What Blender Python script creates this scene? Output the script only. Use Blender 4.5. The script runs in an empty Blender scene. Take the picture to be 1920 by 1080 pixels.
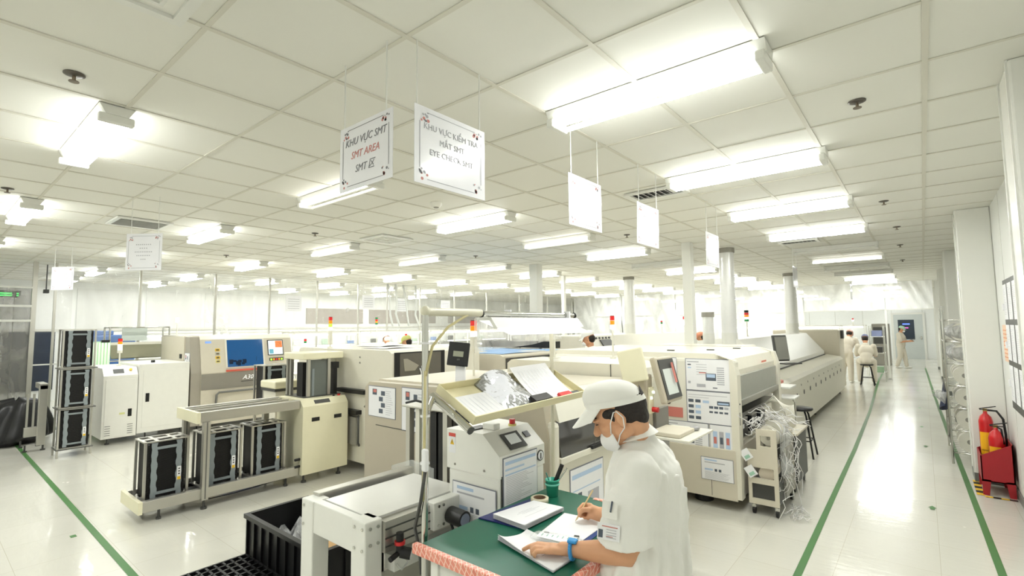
EXPO = 0.42
import bpy, math, random
from mathutils import Vector, Matrix
random.seed(7)
sc = bpy.context.scene
COL = sc.collection
CH, CEIL = 1.8, 3.107
R = math.radians

# ------------------------------------------------------------------ materials
def lin(c):
    def f(v):
        v /= 255.0
        return v / 12.92 if v <= 0.04045 else ((v + 0.055) / 1.055) ** 2.4
    return (f(c[0]), f(c[1]), f(c[2]), 1)
MATS = {}
def mat(name, rgb, rough=.5, metal=0.0, emit=0.0, var=.03, bump=0.0, scale=12, alpha=1.0, coat=0.0, ior=1.45, trans=0.0, ecol=None):
    if name in MATS: return MATS[name]
    m = bpy.data.materials.new(name); m.use_nodes = True
    nt = m.node_tree; b = nt.nodes['Principled BSDF']
    c = lin(rgb)
    tc = nt.nodes.new('ShaderNodeTexCoord'); nz = nt.nodes.new('ShaderNodeTexNoise')
    nz.inputs['Scale'].default_value = scale; nz.inputs['Detail'].default_value = 2
    nt.links.new(tc.outputs['Object'], nz.inputs['Vector'])
    if var > 0:
        mx = nt.nodes.new('ShaderNodeMix'); mx.data_type = 'RGBA'
        mx.inputs['A'].default_value = tuple(min(1, v * (1 - var)) for v in c[:3]) + (1,)
        mx.inputs['B'].default_value = tuple(min(1, v * (1 + var)) for v in c[:3]) + (1,)
        nt.links.new(nz.outputs['Fac'], mx.inputs['Factor']); nt.links.new(mx.outputs['Result'], b.inputs['Base Color'])
    else:
        b.inputs['Base Color'].default_value = c
    b.inputs['Roughness'].default_value = rough; b.inputs['Metallic'].default_value = metal
    b.inputs['IOR'].default_value = ior; b.inputs['Coat Weight'].default_value = coat
    b.inputs['Transmission Weight'].default_value = trans
    if emit:
        b.inputs['Emission Color'].default_value = lin(ecol or rgb); b.inputs['Emission Strength'].default_value = emit
    if alpha < 1: b.inputs['Alpha'].default_value = alpha
    if bump:
        bp = nt.nodes.new('ShaderNodeBump'); bp.inputs['Strength'].default_value = bump; bp.inputs['Distance'].default_value = .01
        nt.links.new(nz.outputs['Fac'], bp.inputs['Height']); nt.links.new(bp.outputs['Normal'], b.inputs['Normal'])
    MATS[name] = m
    return m
CREAM = mat('cream paint', (222, 218, 203), .38)
WARM = mat('warm beige paint', (206, 199, 182), .4)
TAUPE = mat('taupe paint', (186, 177, 158), .42)
YCREAM = mat('yellow cream paint', (228, 223, 194), .4)
WHITE = mat('white paint', (236, 235, 228), .35)
OFFW = mat('off white plastic', (224, 221, 208), .45)
GREY = mat('grey paint', (150, 147, 138), .45)
DGREY = mat('dark grey', (70, 70, 68), .45)
BLACK = mat('black plastic', (22, 22, 23), .4)
RIDGE = mat('black ridged plastic', (26, 25, 25), .5)
ALU = mat('brushed aluminium', (196, 194, 186), .32, .75)
ALUD = mat('dark aluminium', (120, 120, 118), .4, .7)  # plain darker grey aluminium for rails, trays and foot plates
CHROME = mat('chrome steel', (205, 205, 200), .15, 1)
BGREY = mat('blue grey clip plastic', (133, 141, 144), .5)
GLASSD = mat('dark window glass', (60, 58, 55), .08, coat=.5)
BLUEGL = mat('blue lit window', (22, 68, 110), .1, emit=.35, ecol=(20, 80, 140))
SCREEN = mat('lit screen', (225, 235, 235), .2, emit=.6)
PAPER = mat('paper', (236, 236, 238), .6)
PBLUE = mat('print pale blue', (178, 200, 226), .6)
PGREY = mat('print grey', (176, 176, 182), .6)
PDARK = mat('print dark', (84, 92, 104), .6)
PRED = mat('print red', (200, 120, 110), .6)
PBORD = mat('sheet border', (128, 130, 142), .5)
RED = mat('red plastic', (196, 30, 34), .3, coat=.3)
REDL = mat('red lamp', (205, 40, 40), .2, emit=.25)
AMB = mat('amber lamp', (235, 140, 30), .2, emit=.3)
GRN = mat('green lamp', (40, 130, 70), .2, emit=.12)
LIME = mat('lime lamp', (150, 220, 60), .2, emit=1.0)
WLIT = mat('white lit lamp', (235, 255, 245), .2, emit=4)
YELL = mat('yellow label', (232, 190, 50), .5)
GREENT = mat('green floor tape', (66, 116, 58), .45, var=.12, scale=3)
PINK = mat('pink edge trim', (222, 140, 122), .5)
STEELW = mat('white steel', (226, 226, 220), .3)
CLEAR = mat('clear plastic', (235, 238, 236), .12, alpha=.28)
SKIN = mat('skin', (212, 160, 124), .5, bump=.05, scale=60)
SKIN2 = mat('skin far', (200, 146, 112), .5)
HAIR = mat('dark hair', (34, 27, 24), .6, bump=.6, scale=90)
CLOTH = mat('white cloth', (238, 237, 232), .85, bump=.9, scale=8)
CLOTH2 = mat('cream cloth', (214, 207, 192), .85, bump=.35, scale=9)
DCLOTH = mat('black trousers cloth', (24, 25, 28), .8)
MASKM = mat('mask white', (240, 240, 240), .8)
WATCH = mat('blue watch rubber', (60, 150, 215), .4)
GREEN = mat('green table mat', (22, 92, 72), .38, var=.05)
BAGB = mat('black bag film', (26, 26, 28), .35, bump=.5, scale=5)

def tiled_floor():
    m = bpy.data.materials.new('vinyl floor'); m.use_nodes = True; nt = m.node_tree; b = nt.nodes['Principled BSDF']
    tc = nt.nodes.new('ShaderNodeTexCoord'); br = nt.nodes.new('ShaderNodeTexBrick')
    br.offset = 0; br.inputs['Scale'].default_value = 1
    br.inputs['Brick Width'].default_value = .6; br.inputs['Row Height'].default_value = .6
    br.inputs['Mortar Size'].default_value = .0018
    br.inputs['Color1'].default_value = lin((216, 214, 203)); br.inputs['Color2'].default_value = lin((220, 218, 208)); br.inputs['Mortar'].default_value = lin((196, 190, 174))
    nt.links.new(tc.outputs['Object'], br.inputs['Vector'])
    nz = nt.nodes.new('ShaderNodeTexNoise'); nz.inputs['Scale'].default_value = 1.3; nz.inputs['Detail'].default_value = 5
    nt.links.new(tc.outputs['Object'], nz.inputs['Vector'])
    mx = nt.nodes.new('ShaderNodeMix'); mx.data_type = 'RGBA'; mx.blend_type = 'MULTIPLY'; mx.inputs['Factor'].default_value = .25
    nt.links.new(br.outputs['Color'], mx.inputs['A'])
    rp = nt.nodes.new('ShaderNodeMapRange'); rp.inputs['To Min'].default_value = .82; rp.inputs['To Max'].default_value = 1.05
    nt.links.new(nz.outputs['Fac'], rp.inputs['Value']); nt.links.new(rp.outputs['Result'], mx.inputs['B'])
    nt.links.new(mx.outputs['Result'], b.inputs['Base Color'])
    r2 = nt.nodes.new('ShaderNodeMapRange'); r2.inputs['To Min'].default_value = .16; r2.inputs['To Max'].default_value = .32
    nt.links.new(nz.outputs['Fac'], r2.inputs['Value']); nt.links.new(r2.outputs['Result'], b.inputs['Roughness'])
    b.inputs['Coat Weight'].default_value = .5; b.inputs['Coat Roughness'].default_value = .08
    n2 = nt.nodes.new('ShaderNodeTexNoise'); n2.inputs['Scale'].default_value = 9
    mp = nt.nodes.new('ShaderNodeMapping'); mp.inputs['Scale'].default_value = (.6, 2.2, 1)
    nt.links.new(tc.outputs['Object'], mp.inputs['Vector']); nt.links.new(mp.outputs['Vector'], n2.inputs['Vector'])
    bp = nt.nodes.new('ShaderNodeBump'); bp.inputs['Strength'].default_value = .06; bp.inputs['Distance'].default_value = .02
    nt.links.new(n2.outputs['Fac'], bp.inputs['Height']); nt.links.new(bp.outputs['Normal'], b.inputs['Normal']); nt.links.new(bp.outputs['Normal'], b.inputs['Coat Normal'])
    return m
def film(name, alpha, tint=(235, 236, 232), rough=.12, sc_=1.6, strength=.5):
    m = bpy.data.materials.new(name); m.use_nodes = True; nt = m.node_tree; b = nt.nodes['Principled BSDF']
    b.inputs['Base Color'].default_value = lin(tint); b.inputs['Roughness'].default_value = rough
    b.inputs['Specular IOR Level'].default_value = .9
    tc = nt.nodes.new('ShaderNodeTexCoord'); nz = nt.nodes.new('ShaderNodeTexNoise')
    mp = nt.nodes.new('ShaderNodeMapping'); mp.inputs['Scale'].default_value = (1, 1, .45)
    nz.inputs['Scale'].default_value = sc_; nz.inputs['Detail'].default_value = 6; nz.inputs['Distortion'].default_value = 1.2
    nt.links.new(tc.outputs['Object'], mp.inputs['Vector']); nt.links.new(mp.outputs['Vector'], nz.inputs['Vector'])
    bp = nt.nodes.new('ShaderNodeBump'); bp.inputs['Strength'].default_value = strength; bp.inputs['Distance'].default_value = .12
    nt.links.new(nz.outputs['Fac'], bp.inputs['Height']); nt.links.new(bp.outputs['Normal'], b.inputs['Normal'])
    rp = nt.nodes.new('ShaderNodeMapRange'); rp.inputs['From Min'].default_value = .3; rp.inputs['From Max'].default_value = .75
    rp.inputs['To Min'].default_value = alpha * .6; rp.inputs['To Max'].default_value = min(1, alpha * 1.6)
    nt.links.new(nz.outputs['Fac'], rp.inputs['Value']); nt.links.new(rp.outputs['Result'], b.inputs['Alpha'])
    return m
FILM = film('clear curtain film', .22, rough=.08, strength=.7)
FILMW = film('milky curtain film', .8, (250, 251, 250), rough=.12, strength=.35)
STRIPF = film('grey strip film', .72, (128, 126, 120), .25, 3, .3)
BAGF = film('crinkled bag film', .55, (225, 226, 226), .15, 14, .9)
SILV = mat('silver foil bag', (190, 192, 196), .18, .9, bump=1.0, scale=18)
DUCTM = mat('silver duct foil', (232, 232, 230), .3, .25, bump=.3, scale=20)

# ------------------------------------------------------------------ mesh helper
class MB:
    def __init__(s): s.v = []; s.f = []; s.mi = []; s.m = 0; s.sm = []; s.smooth = False
    def _add(s, vs, fs):
        o = len(s.v); s.v += [tuple(v) for v in vs]
        for f in fs: s.f.append(tuple(i + o for i in f)); s.mi.append(s.m); s.sm.append(s.smooth)
    def mat(s, i): s.m = i; return s
    def box(s, x0, x1, y0, y1, z0, z1, c=0.0):
        if c <= 0:
            vs = [(x, y, z) for z in (z0, z1) for y in (y0, y1) for x in (x0, x1)]
            s._add(vs, [(0, 2, 3, 1), (4, 5, 7, 6), (0, 1, 5, 4), (2, 6, 7, 3), (0, 4, 6, 2), (1, 3, 7, 5)]); return s
        import bmesh
        bm = bmesh.new(); bmesh.ops.create_cube(bm, size=1)
        for v in bm.verts: v.co = ((x0 + x1) / 2 + v.co.x * (x1 - x0), (y0 + y1) / 2 + v.co.y * (y1 - y0), (z0 + z1) / 2 + v.co.z * (z1 - z0))
        bmesh.ops.bevel(bm, geom=list(bm.edges), offset=c, segments=2, profile=.5, affect='EDGES')
        bm.verts.index_update(); s._add([v.co[:] for v in bm.verts], [[v.index for v in f.verts] for f in bm.faces]); bm.free(); return s
    def cbox(s, c, d, rot=None, bev=0):
        t = MB(); t.box(-d[0] / 2, d[0] / 2, -d[1] / 2, d[1] / 2, -d[2] / 2, d[2] / 2, bev)
        M = rot.to_matrix() if hasattr(rot, 'to_matrix') else (rot or Matrix.Identity(3))
        s._add([Vector(c) + M @ Vector(v) for v in t.v], t.f); return s
    def prism(s, pts, axis, a, b):
        # pts: 2D profile, extruded along axis from a to b. axis x -> (y,z), y -> (x,z), z -> (x,y)
        n = len(pts)
        def P(p, t): return {'x': (t, p[0], p[1]), 'y': (p[0], t, p[1]), 'z': (p[0], p[1], t)}[axis]
        vs = [P(p, a) for p in pts] + [P(p, b) for p in pts]
        s._add(vs, [tuple(range(n)), tuple(range(2 * n - 1, n - 1, -1))] + [(i, i + n, (i + 1) % n + n, (i + 1) % n) for i in range(n)]); return s
    def cyl(s, p0, p1, r0, r1=None, n=14, cap=True):
        r1 = r0 if r1 is None else r1
        p0, p1 = Vector(p0), Vector(p1); d = (p1 - p0).normalized()
        a = d.orthogonal().normalized(); b = d.cross(a)
        vs = [p + (a * math.cos(2 * math.pi * i / n) + b * math.sin(2 * math.pi * i / n)) * r for p, r in ((p0, r0), (p1, r1)) for i in range(n)]
        k = s.smooth; s.smooth = True
        s._add(vs, [(i, (i + 1) % n, (i + 1) % n + n, i + n) for i in range(n)]); s.smooth = False
        if cap: s._add(vs, [tuple(range(n - 1, -1, -1)), tuple(range(n, 2 * n))])
        s.smooth = k; return s
    def tube(s, pts, r, n=8):
        P = [Vector(p) for p in pts]; vs = []; a = None
        for i, p in enumerate(P):
            d = (P[min(i + 1, len(P) - 1)] - P[max(i - 1, 0)]).normalized()
            a = d.orthogonal().normalized() if a is None else (a - d * a.dot(d)).normalized()
            b = d.cross(a); rr = r[i] if isinstance(r, (list, tuple)) else r
            vs += [p + (a * math.cos(2 * math.pi * k / n) + b * math.sin(2 * math.pi * k / n)) * rr for k in range(n)]
        fs = [(i * n + k, i * n + (k + 1) % n, (i + 1) * n + (k + 1) % n, (i + 1) * n + k) for i in range(len(P) - 1) for k in range(n)]
        fs += [tuple(range(n - 1, -1, -1)), tuple(range((len(P) - 1) * n, len(P) * n))]
        k = s.smooth; s.smooth = True; s._add(vs, fs); s.smooth = k; return s
    def ell(s, c, r, rot=None, nu=16, nv=10, lo=-90, hi=90):
        M = rot or Matrix.Identity(3); vs = []
        for j in range(nv + 1):
            t = R(lo + (hi - lo) * j / nv)
            for i in range(nu):
                q = 2 * math.pi * i / nu
                vs.append(Vector(c) + M @ Vector((r[0] * math.cos(t) * math.cos(q), r[1] * math.cos(t) * math.sin(q), r[2] * math.sin(t))))
        fs = [(j * nu + i, j * nu + (i + 1) % nu, (j + 1) * nu + (i + 1) % nu, (j + 1) * nu + i) for j in range(nv) for i in range(nu)]
        k = s.smooth; s.smooth = True; s._add(vs, fs); s.smooth = k; return s
    def lathe(s, prof, c=(0, 0, 0), n=20):
        vs = [(c[0] + r * math.cos(2 * math.pi * i / n), c[1] + r * math.sin(2 * math.pi * i / n), c[2] + z) for r, z in prof for i in range(n)]
        m = len(prof); k = s.smooth; s.smooth = True
        s._add(vs, [(j * n + i, j * n + (i + 1) % n, (j + 1) * n + (i + 1) % n, (j + 1) * n + i) for j in range(m - 1) for i in range(n)])
        s.smooth = k; return s
    def quad(s, a, b, c, d): s._add([a, b, c, d], [(0, 1, 2, 3)]); return s
    def grid(s, fn, nu, nv):
        vs = [fn(i / nu, j / nv) for j in range(nv + 1) for i in range(nu + 1)]
        k = s.smooth; s.smooth = True
        s._add(vs, [(j * (nu + 1) + i, j * (nu + 1) + i + 1, (j + 1) * (nu + 1) + i + 1, (j + 1) * (nu + 1) + i) for j in range(nv) for i in range(nu)])
        s.smooth = k; return s
    def build(s, name, mats, parent=None, world=True, label=None):
        off = Vector((0, 0, 0))
        if parent is not None and world:
            p = parent
            while p is not None: off += p.location; p = p.parent
        me = bpy.data.meshes.new(name)
        me.from_pydata([tuple(Vector(v) - off) for v in s.v], [], s.f)
        for m in (mats if isinstance(mats, (list, tuple)) else [mats]): me.materials.append(m)
        me.polygons.foreach_set('material_index', s.mi); me.polygons.foreach_set('use_smooth', s.sm); me.update()
        o = bpy.data.objects.new(name, me); COL.objects.link(o)
        if parent is not None: o.parent = parent
        if label: o['label'] = label
        return o

def tag(o, label, cat, group=None, kind=None):
    o['label'] = label; o['category'] = cat
    if group: o['group'] = group
    if kind: o['kind'] = kind
    return o
def T(name, label, cat, loc, group=None):
    o = bpy.data.objects.new(name, None); COL.objects.link(o); o.location = loc; o.empty_display_size = .1
    return tag(o, label, cat, group)
def struct(o): o['kind'] = 'structure'; return o
KIDS = {}
def copy_tree(o, loc=None, rz=None, label=None, group=None):
    def kids(p): return [c for c in bpy.data.objects if c.parent == p]
    r = o.copy(); COL.objects.link(r)
    if loc is not None: r.location = loc
    if rz is not None: r.rotation_euler = (0, 0, rz)
    if label: r['label'] = label
    if group: r['group'] = group
    if o.name not in KIDS: KIDS[o.name] = [(c, kids(c)) for c in kids(o)]
    for c, gs in KIDS[o.name]:
        cc = c.copy(); COL.objects.link(cc); cc.parent = r
        for g in gs:
            gg = g.copy(); COL.objects.link(gg); gg.parent = cc
    return r
def text_mesh(name, txt, size, mats, parent, origin, u, v, align='CENTER', shear=0.0, extr=.0006, world=True):
    cu = bpy.data.curves.new(name, 'FONT'); cu.body = txt; cu.size = size; cu.align_x = align; cu.shear = shear; cu.extrude = extr; cu.resolution_u = 2
    t = bpy.data.objects.new('tmp', cu); COL.objects.link(t); bpy.context.view_layer.update()
    me = bpy.data.meshes.new_from_object(t.evaluated_get(bpy.context.evaluated_depsgraph_get()))
    bpy.data.objects.remove(t)
    U, V = Vector(u).normalized(), Vector(v).normalized(); N = U.cross(V)
    off = Vector((0, 0, 0)); p = parent
    while p is not None and world: off += p.location; p = p.parent
    M = Matrix((U, V, N)).transposed().to_4x4(); M.translation = Vector(origin) - off
    me.transform(M); me.name = name
    me.materials.clear(); me.materials.append(mats)
    o = bpy.data.objects.new(name, me); COL.objects.link(o); o.parent = parent
    return o

# a printed sheet lying flat on a surface: bordered paper with rules, blocks and small pictures
def sheet(parent, o, u, v, w, h, style=0, seed=1, name='posted_sheet', label=None, border=True, world=True):
    rnd = random.Random(seed); U, V = Vector(u).normalized(), Vector(v).normalized(); N = U.cross(V); O = Vector(o)
    mb = MB()
    def blk(a, b, c, d, m, e):
        mb.mat(m); P = [O + U * (x * w) + V * (y * h) + N * e for x, y in ((a, b), (c, b), (c, d), (a, d))]; mb.quad(*P)
    mb.mat(5 if border else 0)
    P = [O + U * (x * w) + V * (y * h) for x, y in ((-.015, -.02), (1.015, -.02), (1.015, 1.02), (-.015, 1.02))]
    Q = [p + N * .003 for p in P]
    mb._add(P + Q, [(4, 5, 6, 7), (0, 1, 5, 4), (1, 2, 6, 5), (2, 3, 7, 6), (3, 0, 4, 7)])
    blk(0, 0, 1, 1, 0, .0036)
    e = .0042
    if style == 0:      # text page with blue header bands
        blk(.04, .86, .96, .93, 1, e); blk(.04, .74, .6, .78, 1, e); blk(.04, .64, .96, .67, 1, e)
        y = .6
        while y > .06:
            blk(.06, y, .06 + rnd.uniform(.4, .86), y + .008, 2, e); y -= .035
    elif style == 1:    # pictures and tables
        blk(.03, .9, .3, .93, 2, e); blk(.04, .8, .12, .84, 3, e)
        blk(.04, .7, .12, .74, 1, e)
        blk(.45, .32, .68, .55, 3, e); blk(.47, .42, .66, .53, 1, e + .0004)
        for k in range(9): blk(.7, .2 + k * .065, .86, .235 + k * .065, 2, e)
        for k in range(5): blk(.24, .5 + k * .08, .48, .515 + k * .08, 2, e)
        blk(.3, .55, .46, .58, 4, e); blk(.6, .08, .7, .11, 3, e); blk(.24, .1, .44, .2, 2, e); blk(.04, .2, .1, .28, 2, e)
    elif style == 2:    # rows of small photos
        for k in range(4):
            for j in range(2):
                blk(.03 + j * .16, .1 + k * .18, .15 + j * .16, .2 + k * .18, 3 if rnd.random() < .55 else 1, e)
        blk(.36, .64, .5, .72, 1, e); blk(.68, .6, .95, .73, 3, e); blk(.7, .63, .93, .68, 1, e + .0004)
        for j in range(4):
            blk(.5 + j * .11, .48, .59 + j * .11, .56, 3 if j < 3 else 2, e); blk(.5 + j * .11, .34, .58 + j * .11, .4, 3, e)
        blk(.03, .88, .9, .895, 2, e); blk(.03, .8, .5, .812, 2, e)
    elif style == 3:    # columns of portrait sheets
        for k in range(3):
            blk(.12 + k * .28, .15, .32 + k * .28, .8, 2 if k % 2 else 1, e); blk(.15 + k * .28, .4, .28 + k * .28, .62, 3 if k == 1 else 4, e + .0004)
        blk(.05, .06, .25, .12, 1, e)
    elif style == 4:    # page of photos down the side
        blk(.15, .72, .32, .92, 3, e); blk(.18, .8, .3, .9, 4, e + .0004)
        for k in range(4): blk(.4 + (k % 2) * .08, .12 + k * .2, .55 + (k % 2) * .08, .27 + k * .2, 3, e)
        for k in range(12): blk(.66, .1 + k * .07, rnd.uniform(.8, .95), .112 + k * .07, 2, e)
    elif style == 5:    # plain typed page
        y = .88
        while y > .1:
            blk(.1, y, .1 + rnd.uniform(.3, .8), y + .006, 2, e); y -= .05
    elif style == 6:    # header page with two little dark blocks
        blk(.1, .86, .5, .93, 1, e); blk(.1, .76, .75, .8, 2, e); blk(.1, .42, .36, .5, 1, e)
        blk(.42, .4, .5, .52, 3, e); blk(.55, .4, .63, .52, 3, e)
        for k in range(10): blk(.1, .05 + k * .033, rnd.uniform(.6, .92), .058 + k * .033, 2, e)
    elif style == 7:    # wiring page
        blk(.04, .82, .96, .9, 1, e); blk(.06, .6, .9, .62, 1, e)
        blk(.2, .3, .32, .55, 3, e); blk(.22, .12, .3, .28, 3, e); blk(.5, .2, .85, .5, 2, e)
    return mb.build(name, [PAPER, PBLUE, PGREY, PDARK, PRED, PBORD], parent, world, label)
YZ = ((0, 1, 0), (0, 0, 1)); XZ = ((1, 0, 0), (0, 0, 1))

# ------------------------------------------------------------------ room shell
XR, XL, YB, YF = .66, -17.5, -3.0, 31.5
FLOOR = tiled_floor()
struct(MB().quad((XL, YB, 0), (XR, YB, 0), (XR, YF, 0), (XL, YF, 0)).build('floor', FLOOR))
CEILM = mat('ceiling panel', (228, 227, 219), .75, var=.02, scale=1.2)
WALLM = mat('white wall panel', (230, 231, 227), .4, var=.02, scale=1.5)
TBAR = mat('ceiling tee bar', (212, 209, 197), .6)
struct(MB().quad((XL, YB, CEIL), (XL, YF, CEIL), (XR, YF, CEIL), (XR, YB, CEIL)).build('ceiling', CEILM))
mb = MB(); GX0 = -1.8606 * .6; GY0 = 4.28 * .6; GS = .6055
i = -28
while i < 4:
    x = GX0 + i * .6
    if XL < x < XR: mb.box(x - .013, x + .013, YB, YF, CEIL - .006, CEIL - .0005)
    i += 1
struct(mb.build('trim_1', TBAR))
mb = MB(); j = -9
while GY0 + j * GS < YF:
    y = GY0 + j * GS
    if y > YB: mb.box(XL, XR, y - .011, y + .011, CEIL - .005, CEIL - .0008)
    j += 1
struct(mb.build('trim_2', TBAR))
mb = MB().box(XR, XR + .1, YB, YF, 0, CEIL)
mb.mat(1)
y = YB + .4
while y < YF: mb.box(XR - .002, XR, y, y + .006, .1, CEIL); y += 1.2
struct(mb.build('wall_right', [WALLM, mat('panel joint', (205, 205, 198), .5)]))
struct(MB().box(XL, XR, YB - .1, YB, 0, CEIL).build('wall_back', WALLM))
BASE = mat('grey baseboard', (118, 120, 116), .4)
struct(MB().box(XR - .014, XR, YB, YF, 0, .09).build('baseboard_right', BASE))
mb = MB().box(XL, XR, YF, YF + .1, 0, CEIL); mb.mat(1)
x = -12
while x < XR - .3: mb.box(x, x + .02, YF - .004, YF, 0, CEIL); x += 1.2
struct(mb.build('wall_front', [mat('far wall panel', (238, 240, 238), .5), mat('panel joint', (205, 205, 198), .5)]))
# left wall with white panels above, windows below
mb = MB().box(XL - .1, XL, YB, YF, 0, CEIL); mb.mat(1)
for y0 in [k * 1.55 + 1.3 for k in range(5)]: mb.box(XL, XL + .02, y0, y0 + 1.45, 1.85, 2.95)
mb.mat(2)
for y0, y1 in ((9.3, 11.7), (12.0, 15.6), (16.4, 18.6), (19.2, 22.0), (22.6, 26)): mb.box(XL, XL + .03, y0, y1, 1.98, 2.55)
mb.mat(3).box(XL, XL + .04, YB, YF, 1.8, 1.86)
struct(mb.build('wall_left', [WALLM, mat('white board', (216, 216, 212), .35), mat('taupe shutter', (150, 142, 134), .5), mat('pale rail', (200, 198, 190), .4)]))
mb = MB()
for k in range(3): mb.box(XL + .01, XL + .05, 1.0 + k * .5, 1.45 + k * .5, .3, 1.78)
struct(mb.build('window_1', mat('dark lower glazing', (58, 62, 70), .15)))

# pillars along the right wall
PIL = mat('glossy pillar panel', (232, 232, 226), .25, var=.01)
for k, y0 in enumerate([3.43, 7.75, 12.05, 16.35, 20.65, 24.95]):
    xa = .40 if k == 0 else .36
    mb = MB().box(xa, XR, y0, y0 + .36, 0, CEIL, .012)
    mb.mat(1).box(xa - .005, XR, y0 - .006, y0 + .366, 0, .1)
    mb.mat(2).box(xa - .008, xa + .002, y0 + .01, y0 + .03, .1, CEIL).box(xa - .008, xa + .002, y0 + .33, y0 + .35, .1, CEIL)
    if k == 0: mb.mat(3).box(.47, .5, y0 - .02, y0, .1, CEIL - .05)
    struct(mb.build('pillar', [PIL, BASE, STEELW, mat('grey conduit', (186, 184, 174), .4)]))

# ------------------------------------------------------------------ floor tape
def strip(name, pts, w, label):
    mb = MB()
    for (x0, y0), (x1, y1) in zip(pts, pts[1:]):
        d = Vector((x1 - x0, y1 - y0)); n = Vector((-d.y, d.x)).normalized() * w / 2
        mb.quad((x0 - n.x, y0 - n.y, .0025), (x1 - n.x, y1 - n.y, .0025), (x1 + n.x, y1 + n.y, .0025), (x0 + n.x, y0 + n.y, .0025))
    return tag(mb.build(name, GREENT), label, 'floor tape')
strip('floor_tape', [(-.77, 2.0), (-.85, 8.7), (-.93, 12.5), (-1.15, 19), (-1.2, 22)], .05, 'long green floor tape along the machine side of the aisle')
strip('floor_tape', [(.40, 3.5), (.335, 5.04), (.262, 8.58), (.12, 16), (-.02, 25.4)], .05, 'long green floor tape along the pillar side of the aisle')
strip('floor_tape', [(-3.6, 1.13), (-4.58, 1.15), (-10.6, 1.19), (-11.8, 1.2)], .05, 'green floor tape crossing the floor in front of the black rack conveyor')
for (x, y), l in zip(((-.03, 6.41), (-.07, 9.48), (-.115, 11.2), (-.15, 13.6), (-.2, 17)), ('first from the fire extinguishers', 'second along the aisle, beside the steel rack', 'third along the aisle', 'fourth along the aisle', 'last one before the door')):
    mb = MB(); w = .035
    mb._add([(x - w, y, .003), (x, y + .07, .003), (x + w, y, .003), (x + w * .5, y, .003), (x + w * .5, y - .06, .003), (x - w * .5, y - .06, .003), (x - w * .5, y, .003)], [(0, 3, 2), (0, 2, 1), (6, 5, 4, 3)])
    tag(mb.build('floor_arrow', GREENT), 'small green arrow sticker on the aisle floor, ' + l, 'sticker', 'arrow stickers on the aisle floor')
tag(MB().box(-5.9, -5.84, 1.0, 1.04, 0, .003).build('floor_marker', GREENT), 'tiny green marker sticker on the open floor beside the crossing tape', 'sticker')
mb = MB()
for k in range(7): mb.mat(k % 2).quad((.335, 7.18 + k * .09, .003), (.395, 7.18 + k * .09, .003), (.395, 7.27 + k * .09, .003), (.335, 7.27 + k * .09, .003))
for k in range(4): mb.mat(k % 2).quad((.395 + k * .06, 7.13, .003), (.455 + k * .06, 7.13, .003), (.455 + k * .06, 7.18, .003), (.395 + k * .06, 7.18, .003))
tag(mb.build('hazard_tape', [YELL, BLACK]), 'yellow and black hazard tape on the floor around the red extinguisher stand', 'floor tape')

# ------------------------------------------------------------------ ceiling lights
TUBE_LOW = mat('half lit tube', (255, 253, 246), .3, emit=7, var=0)
TUBE = mat('lit tube', (255, 253, 244), .3, emit=19, var=0, ecol=(250, 253, 250))
TUBE_DIM = mat('unlit tube', (236, 236, 230), .3, var=0)
ORD = ['first', 'second', 'third', 'fourth', 'fifth', 'sixth', 'seventh', 'eighth', 'ninth', 'tenth', 'eleventh', 'twelfth', 'thirteenth', 'fourteenth', 'fifteenth']
def make_light(lit):
    t = T('ceiling_light', 'x', 'ceiling light', (0, 0, CEIL))
    z = -.006
    MB().prism([(-.085, z), (.085, z), (.055, z - .055), (-.055, z - .055)], 'x', -.61, .61).build('housing', STEELW, t, False)
    for sx in (-1, 1): MB().box(sx * .585 - .022, sx * .585 + .022, -.085, .085, z - .1, z - .05, .008).build('end_socket', STEELW, t, False)
    for k, sy in enumerate((-1, 1)):
        MB().cyl((-.575, sy * .058, z - .082), (.575, sy * .058, z - .082), .0145, n=10).build('tube', TUBE if lit == 2 else (TUBE_LOW if lit == 1 and k == 0 else TUBE_DIM), t, False)
    return t
protos = {}
LAMPS = {}
def lamp(x, y, k):
    if k not in LAMPS:
        ld = bpy.data.lights.new('lamp_light', 'AREA'); ld.shape = 'RECTANGLE'; ld.size = 1.12; ld.size_y = .13; ld.energy = 13 * k; ld.color = (.98, 1.0, .975); LAMPS[k] = ld
    lo = bpy.data.objects.new('lamp_light', LAMPS[k]); COL.objects.link(lo); lo.location = (x, y, CEIL - .112)
rows = [(-1.09, 'row above the aisle'), (-4.15, 'second row from the aisle'), (-7.27, 'third row from the aisle'), (-10.35, 'fourth row from the aisle'), (-13.6, 'row beyond the curtain'), (-16.2, 'row by the white boards')]
ys = [.71, 2.49, 4.31, 6.12, 8.0, 9.9, 11.7, 13.5, 15.3, 17.1, 19.0, 22.6, 26.2, 29.8]  # last entry: lamps added to brighten the far wall
LIT = {(0, 1): 2, (0, 2): 2, (0, 3): 2, (0, 4): 2, (0, 5): 0, (0, 6): 1, (0, 7): 0, (0, 8): 0, (0, 9): 2, (0, 10): 2,
       (1, 0): 2, (1, 1): 1, (1, 2): 2, (1, 3): 1, (1, 4): 2, (1, 5): 0, (1, 6): 2, (1, 7): 1, (1, 8): 2, (1, 9): 2,
       (2, 0): 2, (2, 1): 2, (2, 2): 1, (2, 3): 1, (2, 4): 1, (2, 5): 2, (2, 6): 1, (3, 0): 2}
GRP = {2: 'fully lit ceiling lights', 1: 'ceiling lights with one tube lit', 0: 'unlit ceiling lights'}
DESC = {2: 'white ceiling light with both tubes lit', 1: 'white ceiling light with one tube lit', 0: 'white ceiling light with dark tubes'}
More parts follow.
